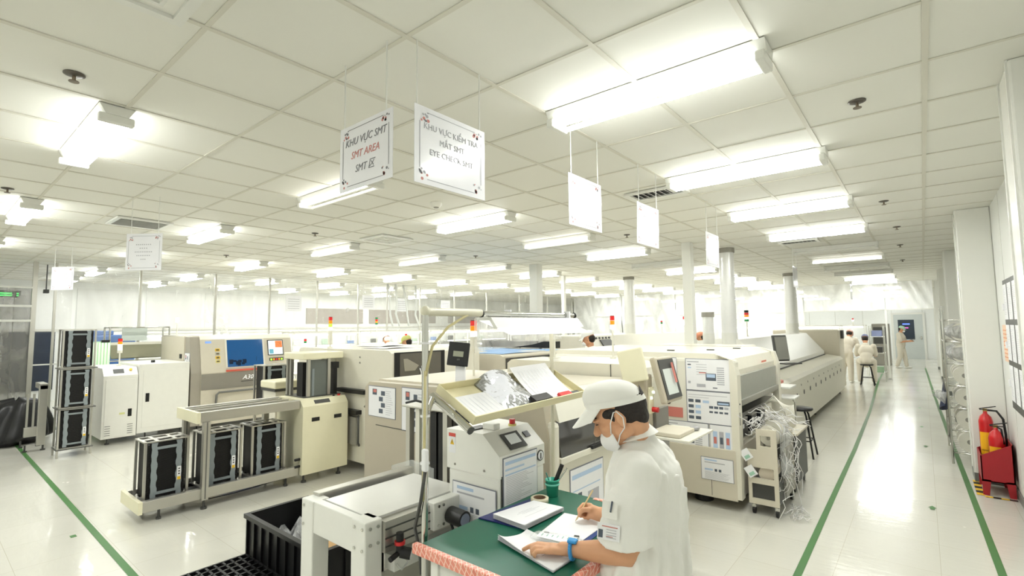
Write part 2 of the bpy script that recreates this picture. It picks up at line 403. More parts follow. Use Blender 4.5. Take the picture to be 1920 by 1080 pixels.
for r, (x, rn) in enumerate(rows):
    for k, y in enumerate(ys):
        if r >= 4 and (k < 1 or k > 7): continue
        if r == 0 and k == 0: continue
        lit = LIT.get((r, k), 2)
        kk = k if r not in (0, 4, 5) else k - 1
        lab = '%s, %s of the %s' % (DESC[lit], ORD[kk], rn)
        if lit not in protos:
            protos[lit] = make_light(lit); o = protos[lit]
        else: o = copy_tree(protos[lit])
        o.location = (x, y, CEIL); o['label'] = lab; o['group'] = GRP[lit]
        if lit: lamp(x, y, 1.0 if lit == 2 else .35)
# unseen lamps added behind the camera to brighten the near floor
for x in (-1.09, -4.15, -7.27):
    o = copy_tree(protos[2], (x, -1.1, CEIL)); o['label'] = 'unseen white ceiling light added over the entrance end of the room'; o['group'] = GRP[2]; lamp(x, -1.1, 1.0)

# sprinklers
SPM = mat('sprinkler brass', (120, 108, 92), .35, .6)
def make_sprinkler():
    t = T('sprinkler', 'x', 'sprinkler', (0, 0, CEIL))
    MB().lathe([(.045, -.001), (.045, -.006), (.03, -.012), (.0, -.012)]).build('collar', mat('sprinkler collar', (95, 90, 82), .4, .5), t, False)
    MB().cyl((0, 0, -.01), (0, 0, -.04), .008).cyl((0, 0, -.04), (0, 0, -.044), .022).build('nozzle', SPM, t, False)
    return t
spots = [((-3.26, .47), 'beside the lamp of the second row at the entrance end'), ((-.225, 3.5), 'between the first aisle lamp and the near pillar'), ((-.25, 6.63), 'second of the line over the pillar side of the aisle'),
         ((-3.2, 3.42), 'beside the white smoke detector'), ((-6.37, .51), 'near the third row lamp at the entrance end'), ((-6.37, 3.49), 'between the third and second lamp rows'), ((-3.23, 6.55), 'above the chip mounter near the white column'),
         ((-.2, 8.55), 'third of the line over the pillar side of the aisle'), ((-.22, 10.6), 'fourth of the line over the pillar side of the aisle'), ((-.25, 13.2), 'fifth of the line over the pillar side of the aisle'), ((-9.4, 3.5), 'between the fourth and third lamp rows'), ((-6.3, 6.6), 'above the second line machines')]
sp0 = make_sprinkler()
for k, ((x, y), l) in enumerate(spots):
    o = sp0 if k == 0 else copy_tree(sp0)
    o.location = (x, y, CEIL); o['label'] = 'dark ceiling sprinkler ' + l; o['group'] = 'ceiling sprinklers'
t = T('smoke_detector', 'round white smoke detector on the ceiling beside the hanging signs', 'smoke detector', (-3.88, 3.47, CEIL))
MB().lathe([(.06, -.001), (.06, -.02), (.045, -.045), (0, -.05)], (-3.88, 3.47, CEIL)).build('body', WHITE, t)
MB().lathe([(.03, -.049), (.022, -.056), (0, -.057)], (-3.88, 3.47, CEIL)).build('sensor_cap', GREY, t)
# vents
def vent(x, y, w, d, label, square=False):
    t = T('ceiling_vent', label, 'air vent', (x, y, CEIL), 'ceiling air vents')
    z = CEIL - .006
    mb = MB()
    for a, b, c, e in ((-w / 2, w / 2, -d / 2, -d / 2 + .04), (-w / 2, w / 2, d / 2 - .04, d / 2), (-w / 2, -w / 2 + .04, -d / 2 + .04, d / 2 - .04), (w / 2 - .04, w / 2, -d / 2 + .04, d / 2 - .04)):
        mb.box(x + a, x + b, y + c, y + e, z - .02, z)
    mb.build('frame', STEELW, t)
    MB().box(x - w / 2 + .03, x + w / 2 - .03, y - d / 2 + .03, y + d / 2 - .03, z - .004, z).build('backing', WHITE if square else DGREY, t)
    mb = MB()
    if square:
        for q in (.2, .14, .08):
            for a, b, c, e in ((-q, q, -q, -q + .015), (-q, q, q - .015, q), (-q, -q + .015, -q + .015, q - .015), (q - .015, q, -q + .015, q - .015)):
                mb.box(x + a, x + b, y + c, y + e, z - .012 - .05 * (.25 - q), z - .002)
    else:
        n = int(w / .06)
        for i in range(n): mb.cbox((x - w / 2 + .05 + i * (w - .1) / (n - 1), y, z - .01), (.035, d - .08, .003), Matrix.Rotation(R(38), 3, 'Y'))
    mb.build('slat', STEELW, t)
vent(-7.25, 1.72, .55, .55, 'slatted ceiling air vent beside the lone hanging sign')
vent(-1.95, 4.62, .55, .3, 'dark slatted ceiling air vent behind the fourth hanging sign')
vent(-2.07, .38, .58, .58, 'square louvred ceiling diffuser at the edge of the ceiling above the camera', True)
vent(-1.45, 8.95, .55, .3, 'slatted ceiling air vent just past the fourth aisle lamp')
vent(-6.0, 4.4, .55, .55, 'white ceiling diffuser beside the half lit lamp of the third row', True)

# ------------------------------------------------------------------ hanging signs
INK = mat('sign ink', (120, 120, 124), .6); INKR = mat('sign red ink', (196, 130, 124), .6); INKF = mat('faint ink', (166, 166, 172), .6)
SIGNM = mat('laminated sign', (232, 232, 236), .18, coat=.4)
def sign(c, u, w, h, label, lines, ink, cords, tilt=0.0):
    t = T('hanging_sign', label, 'sign', c, 'white signs hanging from the ceiling')
    U = Vector(u).normalized(); V = Vector((0, 0, 1)); N = U.cross(V); C = Vector(c)
    if tilt: V = (V + U * tilt).normalized()
    def P(a, b, e=0): return C + U * (a * w) + V * (b * h) + N * e
    mb = MB(); A = [P(-.5, -.5, -.001), P(.5, -.5, -.001), P(.5, .5, -.001), P(-.5, .5, -.001)]; B = [p + N * .003 for p in A]
    mb._add(A + B, [(3, 2, 1, 0), (4, 5, 6, 7), (0, 1, 5, 4), (1, 2, 6, 5), (2, 3, 7, 6), (3, 0, 4, 7)])
    mb.build('board', SIGNM, t)
    mb = MB(); e = .0028
    for a, b, c_, d in ((-.44, -.43, -.3, .3), (.43, .44, -.3, .3), (-.34, .34, .428, .438), (-.34, .34, -.438, -.428)):
        mb.quad(P(a, c_, e), P(b, c_, e), P(b, d, e), P(a, d, e))
    rnd = random.Random(3)
    for sx in (-1, 1):
        for sy in (-1, 1):
            for k in range(9):
                a = sx * (.44 - rnd.random() * .12); b = sy * (.44 - rnd.random() * .13); q = rnd.uniform(.008, .02)
                mb.mat(1 if k % 4 == 0 else 0)
                mb._add([P(a + q * math.cos(z), b + q * 1.2 * math.sin(z), e) for z in (0, 1, 2.2, 3.3, 4.4, 5.4)], [(0, 1, 2, 3, 4, 5)])
    if not lines:
        mb.mat(0)
        for k_, (hw, yy) in enumerate(((.22, .2), (.12, .1), (.25, 0), (.2, -.1), (.08, -.2))):
            n_ = int(hw * 40)
            for q_ in range(n_):
                a_ = -hw + 2 * hw * q_ / n_; mb.quad(P(a_, yy - .014, e), P(a_ + hw / n_, yy - .014, e), P(a_ + hw / n_, yy + .014, e), P(a_, yy + .014, e))
    mb.build('border_print', [ink, INKR], t)
    for s, yy, size, m in lines:
        if s is None: continue
        text_mesh('lettering', s, size, m, t, P(0, yy, .003), U, V, shear=.25 if ink is INK else 0)
    for a in cords:
        top = P(a, .5); MB().cyl(top, (top.x, top.y, CEIL - .004), .0035, n=6).build('cord', STEELW, t)
    return t
# sign 1 faces the camera side (runs along x)
sign((-1.97, 1.32, 2.62), (1, 0, 0), .42, .32, 'hanging sign reading KHU VUC SMT and SMT AREA, turned across the aisle', [('KHU VỰC SMT', .18, .05, INK), ('SMT AREA', -.03, .05, INKR), ('SMT 区', -.25, .05, INK)], INK, (-.42, .38))
sign((-1.70, 1.62, 2.625), (0, 1, 0), .46, .36, 'hanging sign about eye checking of SMT boards, largest of the five in line', [('KHU VỰC KIỂM TRA', .22, .039, INKF), ('MẮT SMT', .06, .039, INKF), ('EYE CHECK SMT', -.1, .039, INKF)], INKF, (-.47, .42))
NOTXT = [('KHU VỰC MÁY', .2, .04, INKF), ('SMT AREA', 0, .04, INKF)]
NOTXT = []
sign((-1.71, 2.87, 2.62), (0, 1, 0), .42, .34, 'hanging sign with faint print, next beyond the eye check sign', NOTXT, INKF, (-.42, .4))
sign((-1.71, 3.86, 2.62), (0, 1, 0), .42, .34, 'hanging sign in front of the dark slatted vent, slightly skewed', NOTXT, INKF, (-.42, .4), .06)
sign((-1.71, 5.5, 2.6), (0, 1, 0), .42, .36, 'hanging sign beside the round silver duct by the white column', NOTXT, INKF, (-.42, .4), .04)
sign((-1.66, 9.75, 2.6), (0, 1, 0), .4, .36, 'small distant hanging sign beside the second silver duct', NOTXT, INKF, (-.4, .4))
sign((-1.3, 14.6, 2.55), (0, 1, 0), .4, .36, 'distant hanging sign above the bench with the bright lamp', NOTXT, INKF, (-.4, .4))
sign((-5.8, 1.42, 2.56), (.8, .6, 0), .36, .36, 'lone hanging sign in front of the slatted vent over the open floor', NOTXT, INKF, (-.38, .38))
sign((-10.3, 1.49, 2.62), (.8, .6, 0), .36, .36, 'small hanging sign in front of the plastic curtain corner', NOTXT, INKF, (-.38, .38))

# ================================================================== shared machine pieces
def tower(x, y, z0, ztop, label, segs=('r', 'a', 'w'), thick=.022, body=0.0, group=None):
    """signal tower: lamp colours from the top down"""
    t = T('signal_tower', label, 'signal light', (x, y, z0), group)
    hs = .048; n = len(segs); zb = ztop - n * hs
    MB().cyl((x, y, z0), (x, y, z0 + .012), .035).build('base', OFFW, t)
    mb = MB().cyl((x, y, z0 + .01), (x, y, zb - body), .011, n=8)
    mb.build('pole', OFFW, t)
    if body: MB().cyl((x, y, zb - body), (x, y, zb), thick + .005).build('collar', OFFW, t)
    LM = {'r': REDL, 'a': AMB, 'g': GRN, 'l': LIME, 'w': WLIT, 'k': BLACK}
    for i, s in enumerate(segs): MB().cyl((x, y, ztop - (i + 1) * hs + .003), (x, y, ztop - i * hs), thick).build('lamp', LM[s], t)
    MB().cyl((x, y, ztop), (x, y, ztop + .006), thick * .9).build('cap', DGREY, t)
    return t
def feet(t, xs, ys, h=.1, r=.03):
    for x in xs:
        for y in ys: MB().cyl((x, y, 0), (x, y, .02), r).cyl((x, y, .02), (x, y, h), .012, n=8).build('foot', DGREY, t)
def alu_bar(mb, x0, x1, y0, y1, z0, z1):
    mb.box(x0, x1, y0, y1, z0, z1)
    return mb

# ---- PCB magazine rack (local frame, front is +x), .30 deep, .36 wide, .56 high
def make_magazine():
    t = T('magazine_rack', 'x', 'magazine rack', (0, 0, 0))
    D, W, H = .15, .18, .56
    for sx in (-1, 1):
        for sy in (-1, 1): MB().box(sx * D - .01, sx * D + .01, sy * W - .011, sy * W + .011, 0, H).build('post', ALU, t, False)
    for z, nm in ((0, 'bottom_frame'), (H - .012, 'top_frame')):
        mb = MB()
        for sx in (-1, 1): mb.box(sx * D - .012, sx * D + .012, -W - .012, W + .012, z, z + .012)
        for sy in (-1, 1): mb.box(-D, D, sy * W - .014, sy * W + .014, z, z + .012)
        mb.box(-.03, .03, -W, W, z + .001, z + .011).box(-D, D, -.09, -.06, z + .002, z + .01).box(-D, D, .06, .09, z + .002, z + .01)
        mb.build(nm, ALU, t, False)
    mb = MB(); n = 40
    for i in range(n):
        z = .03 + i * (H - .06) / n
        mb.box(-D + .025, D - .012, -W + .02, -W + .045, z, z + .007).box(-D + .025, D - .012, W - .045, W - .02, z, z + .007)
    mb.box(-D + .03, D - .03, -W + .02, -W + .028, .02, H - .02).box(-D + .03, D - .03, W - .028, W - .02, .02, H - .02)
    mb.box(-D + .02, -D + .026, -W + .02, W - .02, .02, H - .02)
    for i in range(n):
        z = .03 + i * (H - .06) / n; mb.box(D - .03, D - .018, -W + .05, W - .05, z, z + .007)
    mb.box(D - .034, D - .028, -W + .04, W - .04, .02, H - .02)
    mb.build('ridged_core', RIDGE, t, False)
    mb = MB()
    for sy in (-1, 1):
        pts = []
        m = 18
        for i in range(m + 1): pts.append((sy * (.128 + .003 * math.sin(i * 1.9)), .02 + i * (H - .04) / m))
        for i in range(m, -1, -1): pts.append((sy * (.085 - .009 * (1 if (i // 2) % 2 else 0)), .02 + i * (H - .04) / m))
        mb.prism(pts if sy < 0 else pts[::-1], 'x', D - .008, D + .002)
    mb.box(D - .008, D + .004, -.1, .1, .05, .075).box(D - .008, D + .004, -.1, .1, H - .085, H - .06)
    mb.build('clip_frame', BGREY, t, False)
    mb = MB().quad((D + .0045, .09, .15), (D + .0045, .125, .15), (D + .0045, .125, .28), (D + .0045, .09, .28))
    mb.mat(1).quad((D + .005, .093, .15), (D + .005, .122, .15), (D + .005, .122, .18), (D + .005, .093, .18))
    mb.mat(2)
    for k in range(3): mb.quad((D + .005, .1, .2 + k * .025), (D + .005, .115, .2 + k * .025), (D + .005, .115, .213 + k * .025), (D + .005, .1, .213 + k * .025))
    mb.build('label_sticker', [PAPER, YELL, DGREY], t, False)
    return t
mag0 = make_magazine(); MAGN = [0]
def mag(x, y, z, label, rz=0.0, group=None, flip=False):
    o = mag0 if MAGN[0] == 0 else copy_tree(mag0)
    MAGN[0] += 1
    o.location = (x, y, z); o.rotation_euler = (0, 0, rz); o['label'] = label
    if group: o['group'] = group
    return o

# ================================================================== LINE B: black rack conveyor, lift, yellow cream box
t = T('rack_conveyor', 'two-level aluminium rack conveyor carrying black magazines, cream end caps', 'conveyor', (-5.95, 2.2, 0))
mb = MB().box(-5.76, -5.70, 1.47, 2.98, .10, .20, .004).mat(1).box(-6.28, -6.22, 1.47, 2.98, .10, .20, .004)
mb.build('lower_rail', [ALU, ALU], t)
MB().box(-6.22, -5.76, 1.5, 2.98, .105, .13).build('lower_belt_bed', DGREY, t)
mb = MB()
for x in (-6.16, -5.82): mb.box(x - .02, x + .02, 1.5, 2.98, .13, .165)
mb.build('transport_belt', BLACK, t)
MB().box(-6.29, -5.69, 1.44, 1.475, .09, .205, .004).build('end_cap', YCREAM, t)
mb = MB().box(-5.76, -5.70, 1.93, 2.98, .86, .96, .004).box(-6.28, -6.22, 1.93, 2.98, .86, .96, .004)
mb.build('upper_rail', ALU, t)
mb = MB().box(-6.22, -5.76, 1.95, 2.98, .875, .89)
mb.build('upper_belt_bed', mat('belt bed', (168, 164, 150), .4, .3), t)
mb = MB()
for x in (-6.17, -5.99, -5.81): mb.box(x - .012, x + .012, 1.95, 2.98, .93, .95)
mb.build('guide_rail', ALU, t)
MB().box(-6.29, -5.69, 1.90, 1.935, .85, .965, .004).build('end_cap', YCREAM, t)
for x, y in ((-5.70, 1.99), (-6.28, 1.99)):
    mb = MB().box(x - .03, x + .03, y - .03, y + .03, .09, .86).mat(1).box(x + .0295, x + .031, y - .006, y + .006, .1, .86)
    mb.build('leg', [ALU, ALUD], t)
mb = MB().box(-6.28, -6.22, 2.8, 2.86, .2, .86).build('leg', ALU, t)
feet(t, (-5.70, -6.28), (1.99,), .1); feet(t, (-5.75, -6.25), (1.62, 2.85), .1, .022)
mb = MB().tube([(-5.72, 2.0, .08), (-5.75, 2.3, .065), (-5.74, 2.7, .09), (-5.8, 2.95, .08)], .006).build('cable', BLACK, t)
g = 'black magazines on the rack conveyor'
mag(-5.97, 1.69, .165, 'black magazine rack at the open low end of the rack conveyor', 0, g)
mag(-5.97, 2.20, .165, 'black magazine rack under the upper rail, beside the conveyor leg', 0, g)
mag(-5.97, 2.68, .165, 'black magazine rack under the upper rail, next to the cream box', 0, g)

t = T('loader_cabinet', 'yellowish cream loader cabinet with two black handle slots at the conveyor end', 'machine cabinet', (-5.9, 3.28, 0))
mb = MB().prism([(-5.65, .1), (-5.65, .88), (-5.72, .955), (-5.86, .955), (-5.86, .1)], 'y', 2.99, 3.58)
mb.build('front_panel', YCREAM, t)
MB().box(-6.31, -5.86, 3.0, 3.57, .12, .955).build('body', YCREAM, t)
for y in (3.15, 3.44): MB().box(-5.652, -5.646, y - .05, y + .05, .70, .745, .002).build('handle_slot', BLACK, t)
MB().cbox((-5.688, 3.25, .92), (.055, .2, .004), Matrix.Rotation(R(45), 3, 'Y')).build('control_display', DGREY, t)
MB().cyl((-5.75, 3.44, .955), (-5.75, 3.44, .97), .014).build('knob', BLACK, t)
MB().cyl((-5.75, 3.51, .955), (-5.75, 3.51, .975), .018).build('stop_button', RED, t)
for z in (.2, .28): MB().cyl((-5.7, 2.99, z), (-5.7, 2.93, z), .015).build('plug', BLACK, t)
feet(t, (-5.72, -6.2), (3.05, 3.5), .12)

t = T('magazine_lift', 'magazine lift tower with black columns and flat cream cap behind the cream cabinet', 'machine', (-6.1, 3.3, 0))
MB().box(-6.33, -5.83, 3.08, 3.62, 1.42, 1.50, .01).build('top_cap', YCREAM, t)
for x, y in ((-5.88, 3.17), (-5.88, 3.44), (-6.29, 3.12), (-6.2, 3.12), (-6.29, 3.6)):
    MB().box(x - .018, x + .018, y - .018, y + .018, .965, 1.42).build('post', ALU, t)
MB().box(-6.08, -5.94, 3.13, 3.19, .965, 1.38).build('black_column', BLACK, t)
MB().box(-5.93, -5.86, 3.50, 3.55, .965, 1.36).box(-5.95, -5.85, 3.48, 3.57, 1.29, 1.37).build('black_column', BLACK, t)
MB().box(-5.90, -5.885, 3.20, 3.42, .965, 1.41).build('smoked_panel', mat('smoked panel', (105, 110, 106), .15), t)
MB().box(-5.884, -5.88, 3.22, 3.25, .965, 1.3).build('inner_rail', BGREY, t)
MB().box(-6.31, -5.85, 3.1, 3.6, .957, .967).build('base', DGREY, t)
t = T('magazine_feeder', 'low cream capped feeder head beside the lift tower of the rack conveyor', 'machine', (-6.9, 3.3, 0))
MB().box(-7.1, -6.66, 3.13, 3.5, 1.0, 1.10, .02).build('cap', YCREAM, t)
MB().box(-7.05, -6.7, 3.16, 3.47, 0, .97).build('body', CREAM, t)
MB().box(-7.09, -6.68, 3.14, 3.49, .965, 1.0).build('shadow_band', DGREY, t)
mag(-7.45, 3.45, .72, 'small black magazine rack held high in front of the blue window machine')
t = T('magazine_stand', 'aluminium stand carrying the high black magazine rack', 'stand', (-7.45, 3.45, 0))
for sx in (-1, 1):
    for sy in (-1, 1): MB().box(-7.45 + sx * .14 - .015, -7.45 + sx * .14 + .015, 3.45 + sy * .17 - .015, 3.45 + sy * .17 + .015, 0, .70).build('leg', ALU, t)
MB().box(-7.61, -7.29, 3.26, 3.64, .70, .715).build('shelf', ALU, t)

# second line printer / mounter with dark window
t = T('printer_machine', 'tall cream board printer with dark window showing a white glove', 'machine', (-5.9, 4.6, 0))
mb = MB().prism([(-7.1, .12), (-4.9, .12), (-4.9, 1.49), (-4.96, 1.525), (-7.05, 1.525), (-7.1, 1.49)], 'y', 3.68, 5.2).build('body', CREAM, t)
mb = MB().box(-4.902, -4.885, 3.72, 4.52, 1.13, 1.5); mb.build('window_frame', BLACK, t)
MB().box(-4.884, -4.882, 3.79, 4.45, 1.15, 1.485).build('window_pane', mat('smoky machine window', (96, 92, 84), .08), t)
MB().prism([(3.86, 1.27), (4.02, 1.27), (4.08, 1.33), (3.9, 1.42), (3.84, 1.42)], 'x', -4.882, -4.878).build('inner_bracket', mat('bracket', (150, 144, 130), .4), t)
mb = MB().cbox((-4.87, 4.15, 1.18), (.01, .09, .12))
for k in range(5): mb.cyl((-4.87, 4.115 + k * .018, 1.23), (-4.87, 4.09 + k * .03, 1.3 + (.02 if 0 < k < 4 else -.01)), .008, n=6)
mb.build('hanging_glove', MASKM, t)
MB().box(-6.3, -6.1, 3.674, 3.682, 1.35, 1.45).build('small_hatch', CREAM, t)
for z in (1.36, 1.43): MB().cyl((-5.55, 3.68, z), (-5.55, 3.675, z), .012).build('bolt', GREY, t)
MB().box(-5.95, -5.35, 3.60, 3.69, .98, 1.03).box(-5.95, -5.5, 3.60, 3.69, .72, .77).build('transfer_slot', BLACK, t)
MB().tube([(-5.38, 3.66, .9), (-5.34, 3.64, .86), (-5.38, 3.64, .83)], .012).build('hook', GREY, t)
MB().box(-5.75, -5.55, 3.63, 3.68, .34, .68).build('side_box', GREY, t)
MB().tube([(-5.52, 3.65, .70), (-5.48, 3.62, .68), (-5.48, 3.62, .38), (-5.5, 3.65, .34)], .014).build('hose', DGREY, t)
feet(t, (-6.9, -5.1), (3.85, 5.0), .12, .05)
tower(-6.55, 3.85, 1.525, 1.96, 'signal tower on thick cream neck above the cream magazine lift', ('r', 'a', 'l', 'w'), .026, .2)
for k, (x, y, wdt) in enumerate([(-5.6, 4.2, .5), (-6.3, 4.6, .6)]):
    mb = MB(); mb.grid(lambda a, b: (x - wdt / 2 + a * wdt, y - .3 + b * .6, 1.531 + .01 * math.sin(a * 7 + k) * math.sin(b * 5)), 8, 8)
    tag(mb.build('paper_sheet', PAPER), 'loose white sheets lying on the dark window printer, %s' % ('near its window' if k == 0 else 'near its middle'), 'paper')

# beige cabinet with blue cloth top behind
t = T('mounter_machine', 'beige chip mounter with long dark window and blue sheet on top', 'machine', (-5.9, 6.6, 0))
MB().prism([(-7.0, .1), (-4.8, .1), (-4.8, 1.35), (-4.86, 1.38), (-7.0, 1.38)], 'y', 5.6, 7.6).build('body', WARM, t)
MB().box(-4.802, -4.79, 5.66, 7.2, .98, 1.33).build('side_window', GLASSD, t)
MB().box(-4.79, -4.786, 6.9, 7.0, 1.26, 1.29).build('red_badge', RED, t)
mb = MB().grid(lambda a, b: (-6.9 + a * 2.0, 5.7 + b * 1.6, 1.386 + .012 * math.sin(9 * a) * math.sin(7 * b)), 14, 10).build('cover_sheet', mat('blue cloth', (150, 185, 228), .7), t)
MB().box(-6.9, -5.1, 7.4, 7.55, 1.4, 1.52).build('black_duct', BLACK, t)
tag(MB().cbox((-6.15, 5.45, 1.05), (.55, .25, .62), None, .03).cbox((-6.15, 5.45, .37), (.5, .22, .74)).build('blue_crate', mat('light blue plastic', (128, 172, 224), .5)), 'light blue plastic crate standing between printer and chip mounter', 'crate')
t = T('reflow_oven', 'long white reflow oven of the second line with a small dark side screen', 'machine', (-5.9, 11.4, 0))
MB().prism([(-7.0, .1), (-4.75, .1), (-4.75, .95), (-5.0, 1.05), (-5.35, 1.58), (-6.7, 1.58), (-7.0, 1.1)], 'y', 8.6, 14.5).build('body', OFFW, t)
MB().prism([(-5.02, 1.1), (-5.29, 1.5), (-5.26, 1.5), (-4.99, 1.1)], 'y', 9.3, 9.75).build('side_screen', DGREY, t)
mb = MB()
for k in range(5): mb.cyl((-5.32, 9.2 + k * .14, 1.53), (-5.29, 9.2 + k * .14, 1.535), .022)
mb.build('dial', DGREY, t)
MB().box(-5.1, -4.96, 10.5, 12.4, 1.08, 1.2, .03).build('hood_handle', WARM, t)
feet(t, (-6.8, -4.9), (8.8, 11, 14.2), .1)
tower(-5.5, 7.48, 1.38, 1.92, 'small signal tower between the curtain ladder and the lamp bar', ('r', 'a', 'w'), .02)

# ================================================================== LINE A
t = T('magazine_loader', 'white magazine loader with two doors and a small tilted display', 'machine', (-10.5, 2.6, 0))
MB().prism([(-11.3, .1), (-10.0, .1), (-10.0, 1.08), (-10.12, 1.2), (-11.3, 1.2)], 'y', 2.0, 2.45).build('control_cabinet', WHITE, t)
MB().box(-11.3, -10.0, 2.46, 3.19, .12, 1.24, .006).build('door_cabinet', WHITE, t)
mb = MB().box(-10.0, -9.992, 2.03, 2.42, .12, 1.02, .003); d = mb.build('door', WHITE, t)
MB().box(-9.992, -9.985, 2.33, 2.38, .42, .54).build('handle', BLACK, d)
mb = MB().box(-10.0, -9.992, 2.52, 3.13, .2, 1.14, .003); d = mb.build('door', WHITE, t)
MB().box(-9.992, -9.985, 2.56, 2.61, .62, .76).build('handle', BLACK, d)
mb = MB()
for y0 in (2.04, 2.33):
    for k in range(5): mb.box(-9.992, -9.988, y0, y0 + .07, .15 + k * .035, .157 + k * .035)
mb.build('vent_slot', DGREY, t)
MB().cbox((-10.065, 2.2, 1.146), (.09, .14, .004), Matrix.Rotation(R(45), 3, 'Y')).build('display', DGREY, t)
MB().cyl((-10.08, 2.36, 1.15), (-10.06, 2.36, 1.17), .02).build('yellow_button', YELL, t)
MB().box(-9.99, -9.988, 2.22, 2.29, .46, .49).build('yellow_label', mat('pale label', (215, 215, 150), .5), t)
MB().cyl((-10.4, 2.75, 1.24), (-10.4, 2.75, 1.28), .03).build('top_knob', BLACK, t)
feet(t, (-10.1, -11.2), (2.1, 2.6, 3.1), .12)
tower(-10.6, 2.32, 1.2, 1.66, 'signal tower with glowing white lamp on the white magazine loader', ('r', 'a', 'w', 'w'), .032, .05)

# tall machine with blue window and logo
t = T('placement_machine', 'beige placement machine with glowing blue window and grey lower band', 'machine', (-11, 4, 0))
MB().prism([(-11.7, .1), (-10.0, .1), (-10.0, 1.02), (-10.13, 1.62), (-10.2, 1.69), (-11.7, 1.69)], 'y', 3.38, 5.05).build('body', WARM, t)
MB().prism([(-11.7, .1), (-10.02, .1), (-10.02, 1.02), (-10.16, 1.67), (-11.7, 1.7)], 'y', 3.22, 3.38).build('grey_side_band', mat('mid grey paint', (160, 154, 142), .4), t)
MB().box(-11.6, -10.35, 3.20, 3.22, .3, 1.68).build('side_panel', WARM, t)
MB().box(-10.55, -10.45, 3.19, 3.2, 1.28, 1.36).build('latch', BLACK, t)
sl = lambda z: -10.0 - (z - 1.02) * .13 / .6
def slab(y0, y1, z0, z1, e0, e1, name, m, par=t):
    return MB().prism([(sl(z0) + e0, z0), (sl(z1) + e0, z1), (sl(z1) + e1, z1), (sl(z0) + e1, z0)], 'y', y0, y1).build(name, m, par)
MB().box(-10.0, -9.985, 3.38, 5.04, .72, 1.0).build('grey_band', mat('band grey paint', (138, 133, 124), .4), t)
slab(3.79, 4.5, 1.08, 1.62, -.002, .012, 'window_surround', OFFW); slab(3.82, 4.47, 1.10, 1.60, .01, .016, 'blue_window', BLUEGL)
mb = MB(); rnd = random.Random(5)
for k in range(14):
    y, z, h = 3.84 + rnd.random() * .26, 1.12 + rnd.random() * .08, .03 + rnd.random() * .08
    mb.box(sl(z + h) + .014, sl(z) + .017, y, y + .05 + .2 * (h - .03), 1.102, 1.13 + h)
for k in range(5): mb.box(sl(1.2) + .016, sl(1.2) + .018, 4.33, 4.34, 1.13 + k * .03, 1.145 + k * .03)
mb.build('window_reflection', mat('deep blue', (10, 34, 62), .2), t)
slab(4.57, 4.88, 1.28, 1.58, .003, .012, 'screen_bezel', BLACK)
slab(4.585, 4.865, 1.295, 1.565, .012, .014, 'screen', SCREEN)
slab(4.72, 4.86, 1.43, 1.56, .014, .016, 'screen_picture', mat('orange screen picture', (200, 110, 60), .3, emit=.5, scale=40, var=.8))
slab(4.6, 4.68, 1.31, 1.4, .014, .016, 'screen_picture', mat('blue screen picture', (90, 150, 170), .3, emit=.4))
slab(4.59, 4.87, 1.17, 1.23, .003, .01, 'button_strip', DGREY)
for k, m in enumerate((LIME, AMB, REDL, AMB, LIME)): slab(4.61 + k * .052, 4.64 + k * .052, 1.18, 1.215, .01, .018, 'push_button', m)
mb = MB()
for k, (m, z) in enumerate(((0, 1.4), (1, 1.33), (0, 1.26), (2, 1.19))):
    mb.mat(m).prism([(sl(z) + .003, z), (sl(z + .05) + .003, z + .05), (sl(z + .05) + .005, z + .05), (sl(z) + .005, z)], 'y', 3.62, 3.70)
    mb.mat(3).prism([(sl(z) + .005, z + .012), (sl(z + .04) + .005, z + .038), (sl(z + .04) + .006, z + .038), (sl(z) + .006, z + .012)], 'y', 3.635, 3.685)
mb.build('warning_label', [YELL, mat('label grey', (190, 186, 176), .5), mat('label pale yellow', (228, 214, 130), .5), mat('label ink', (90, 80, 50), .5)], t)
slab(3.46, 3.56, 1.55, 1.585, .003, .006, 'blue_logo', mat('logo blue', (120, 160, 235), .4, emit=.3))
MB().box(-9.985, -9.96, 3.78, 4.5, 1.02, 1.055, .006).build('red_handle_bar', mat('dull red', (205, 92, 72), .4), t)
text_mesh('model_lettering', 'A30', .115, mat('lettering white', (245, 245, 245), .4, emit=.3), t, (-9.98, 4.17, .86), (0, 1, 0), (0, 0, 1), shear=.3)
MB().box(-9.99, -9.975, 4.05, 4.6, .82, .828).build('underline', DGREY, t)
mb = MB().tube([(-9.97, 3.62, .4), (-9.94, 3.62, .62), (-9.94, 3.66, .66), (-9.94, 4.9, .66)], .02).build('front_rail', ALUD, t)
feet(t, (-10.2, -11.6), (3.4, 4.9), .1)
sheet(t, (-10.34, 3.218, .98), (1, 0, 0), (0, 0, 1), .24, .4, 4, 9, 'posted_sheet')
tower(-11.6, 3.45, 1.69, 2.05, 'white glowing signal lamp on a thin pole behind the blue window machine', ('w', 'w'), .03)

# black magazines tower by the curtain
t = T('magazine_trolley', 'low aluminium trolley stand under the three stacked black magazines', 'trolley', (-9.75, 1.62, 0))
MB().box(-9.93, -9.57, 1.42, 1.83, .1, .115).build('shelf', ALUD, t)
for sx in (-1, 1):
    for sy in (-1, 1): MB().box(-9.75 + sx * .16 - .012, -9.75 + sx * .16 + .012, 1.62 + sy * .185 - .012, 1.62 + sy * .185 + .012, 0, .1).build('leg', ALU, t)
for k, l in enumerate(('lowest', 'middle', 'topmost')):
    mag(-9.75, 1.62, .116 + k * .574, 'black magazine rack, %s of the stack of three near the black bag' % l, 0, 'stacked black magazines')
for k in range(2):
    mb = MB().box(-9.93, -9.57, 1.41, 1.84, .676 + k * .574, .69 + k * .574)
    tag(mb.build('magazine_tray', ALUD), 'thin metal tray between stacked black magazines, %s one' % ('lower' if k == 0 else 'upper'), 'tray')
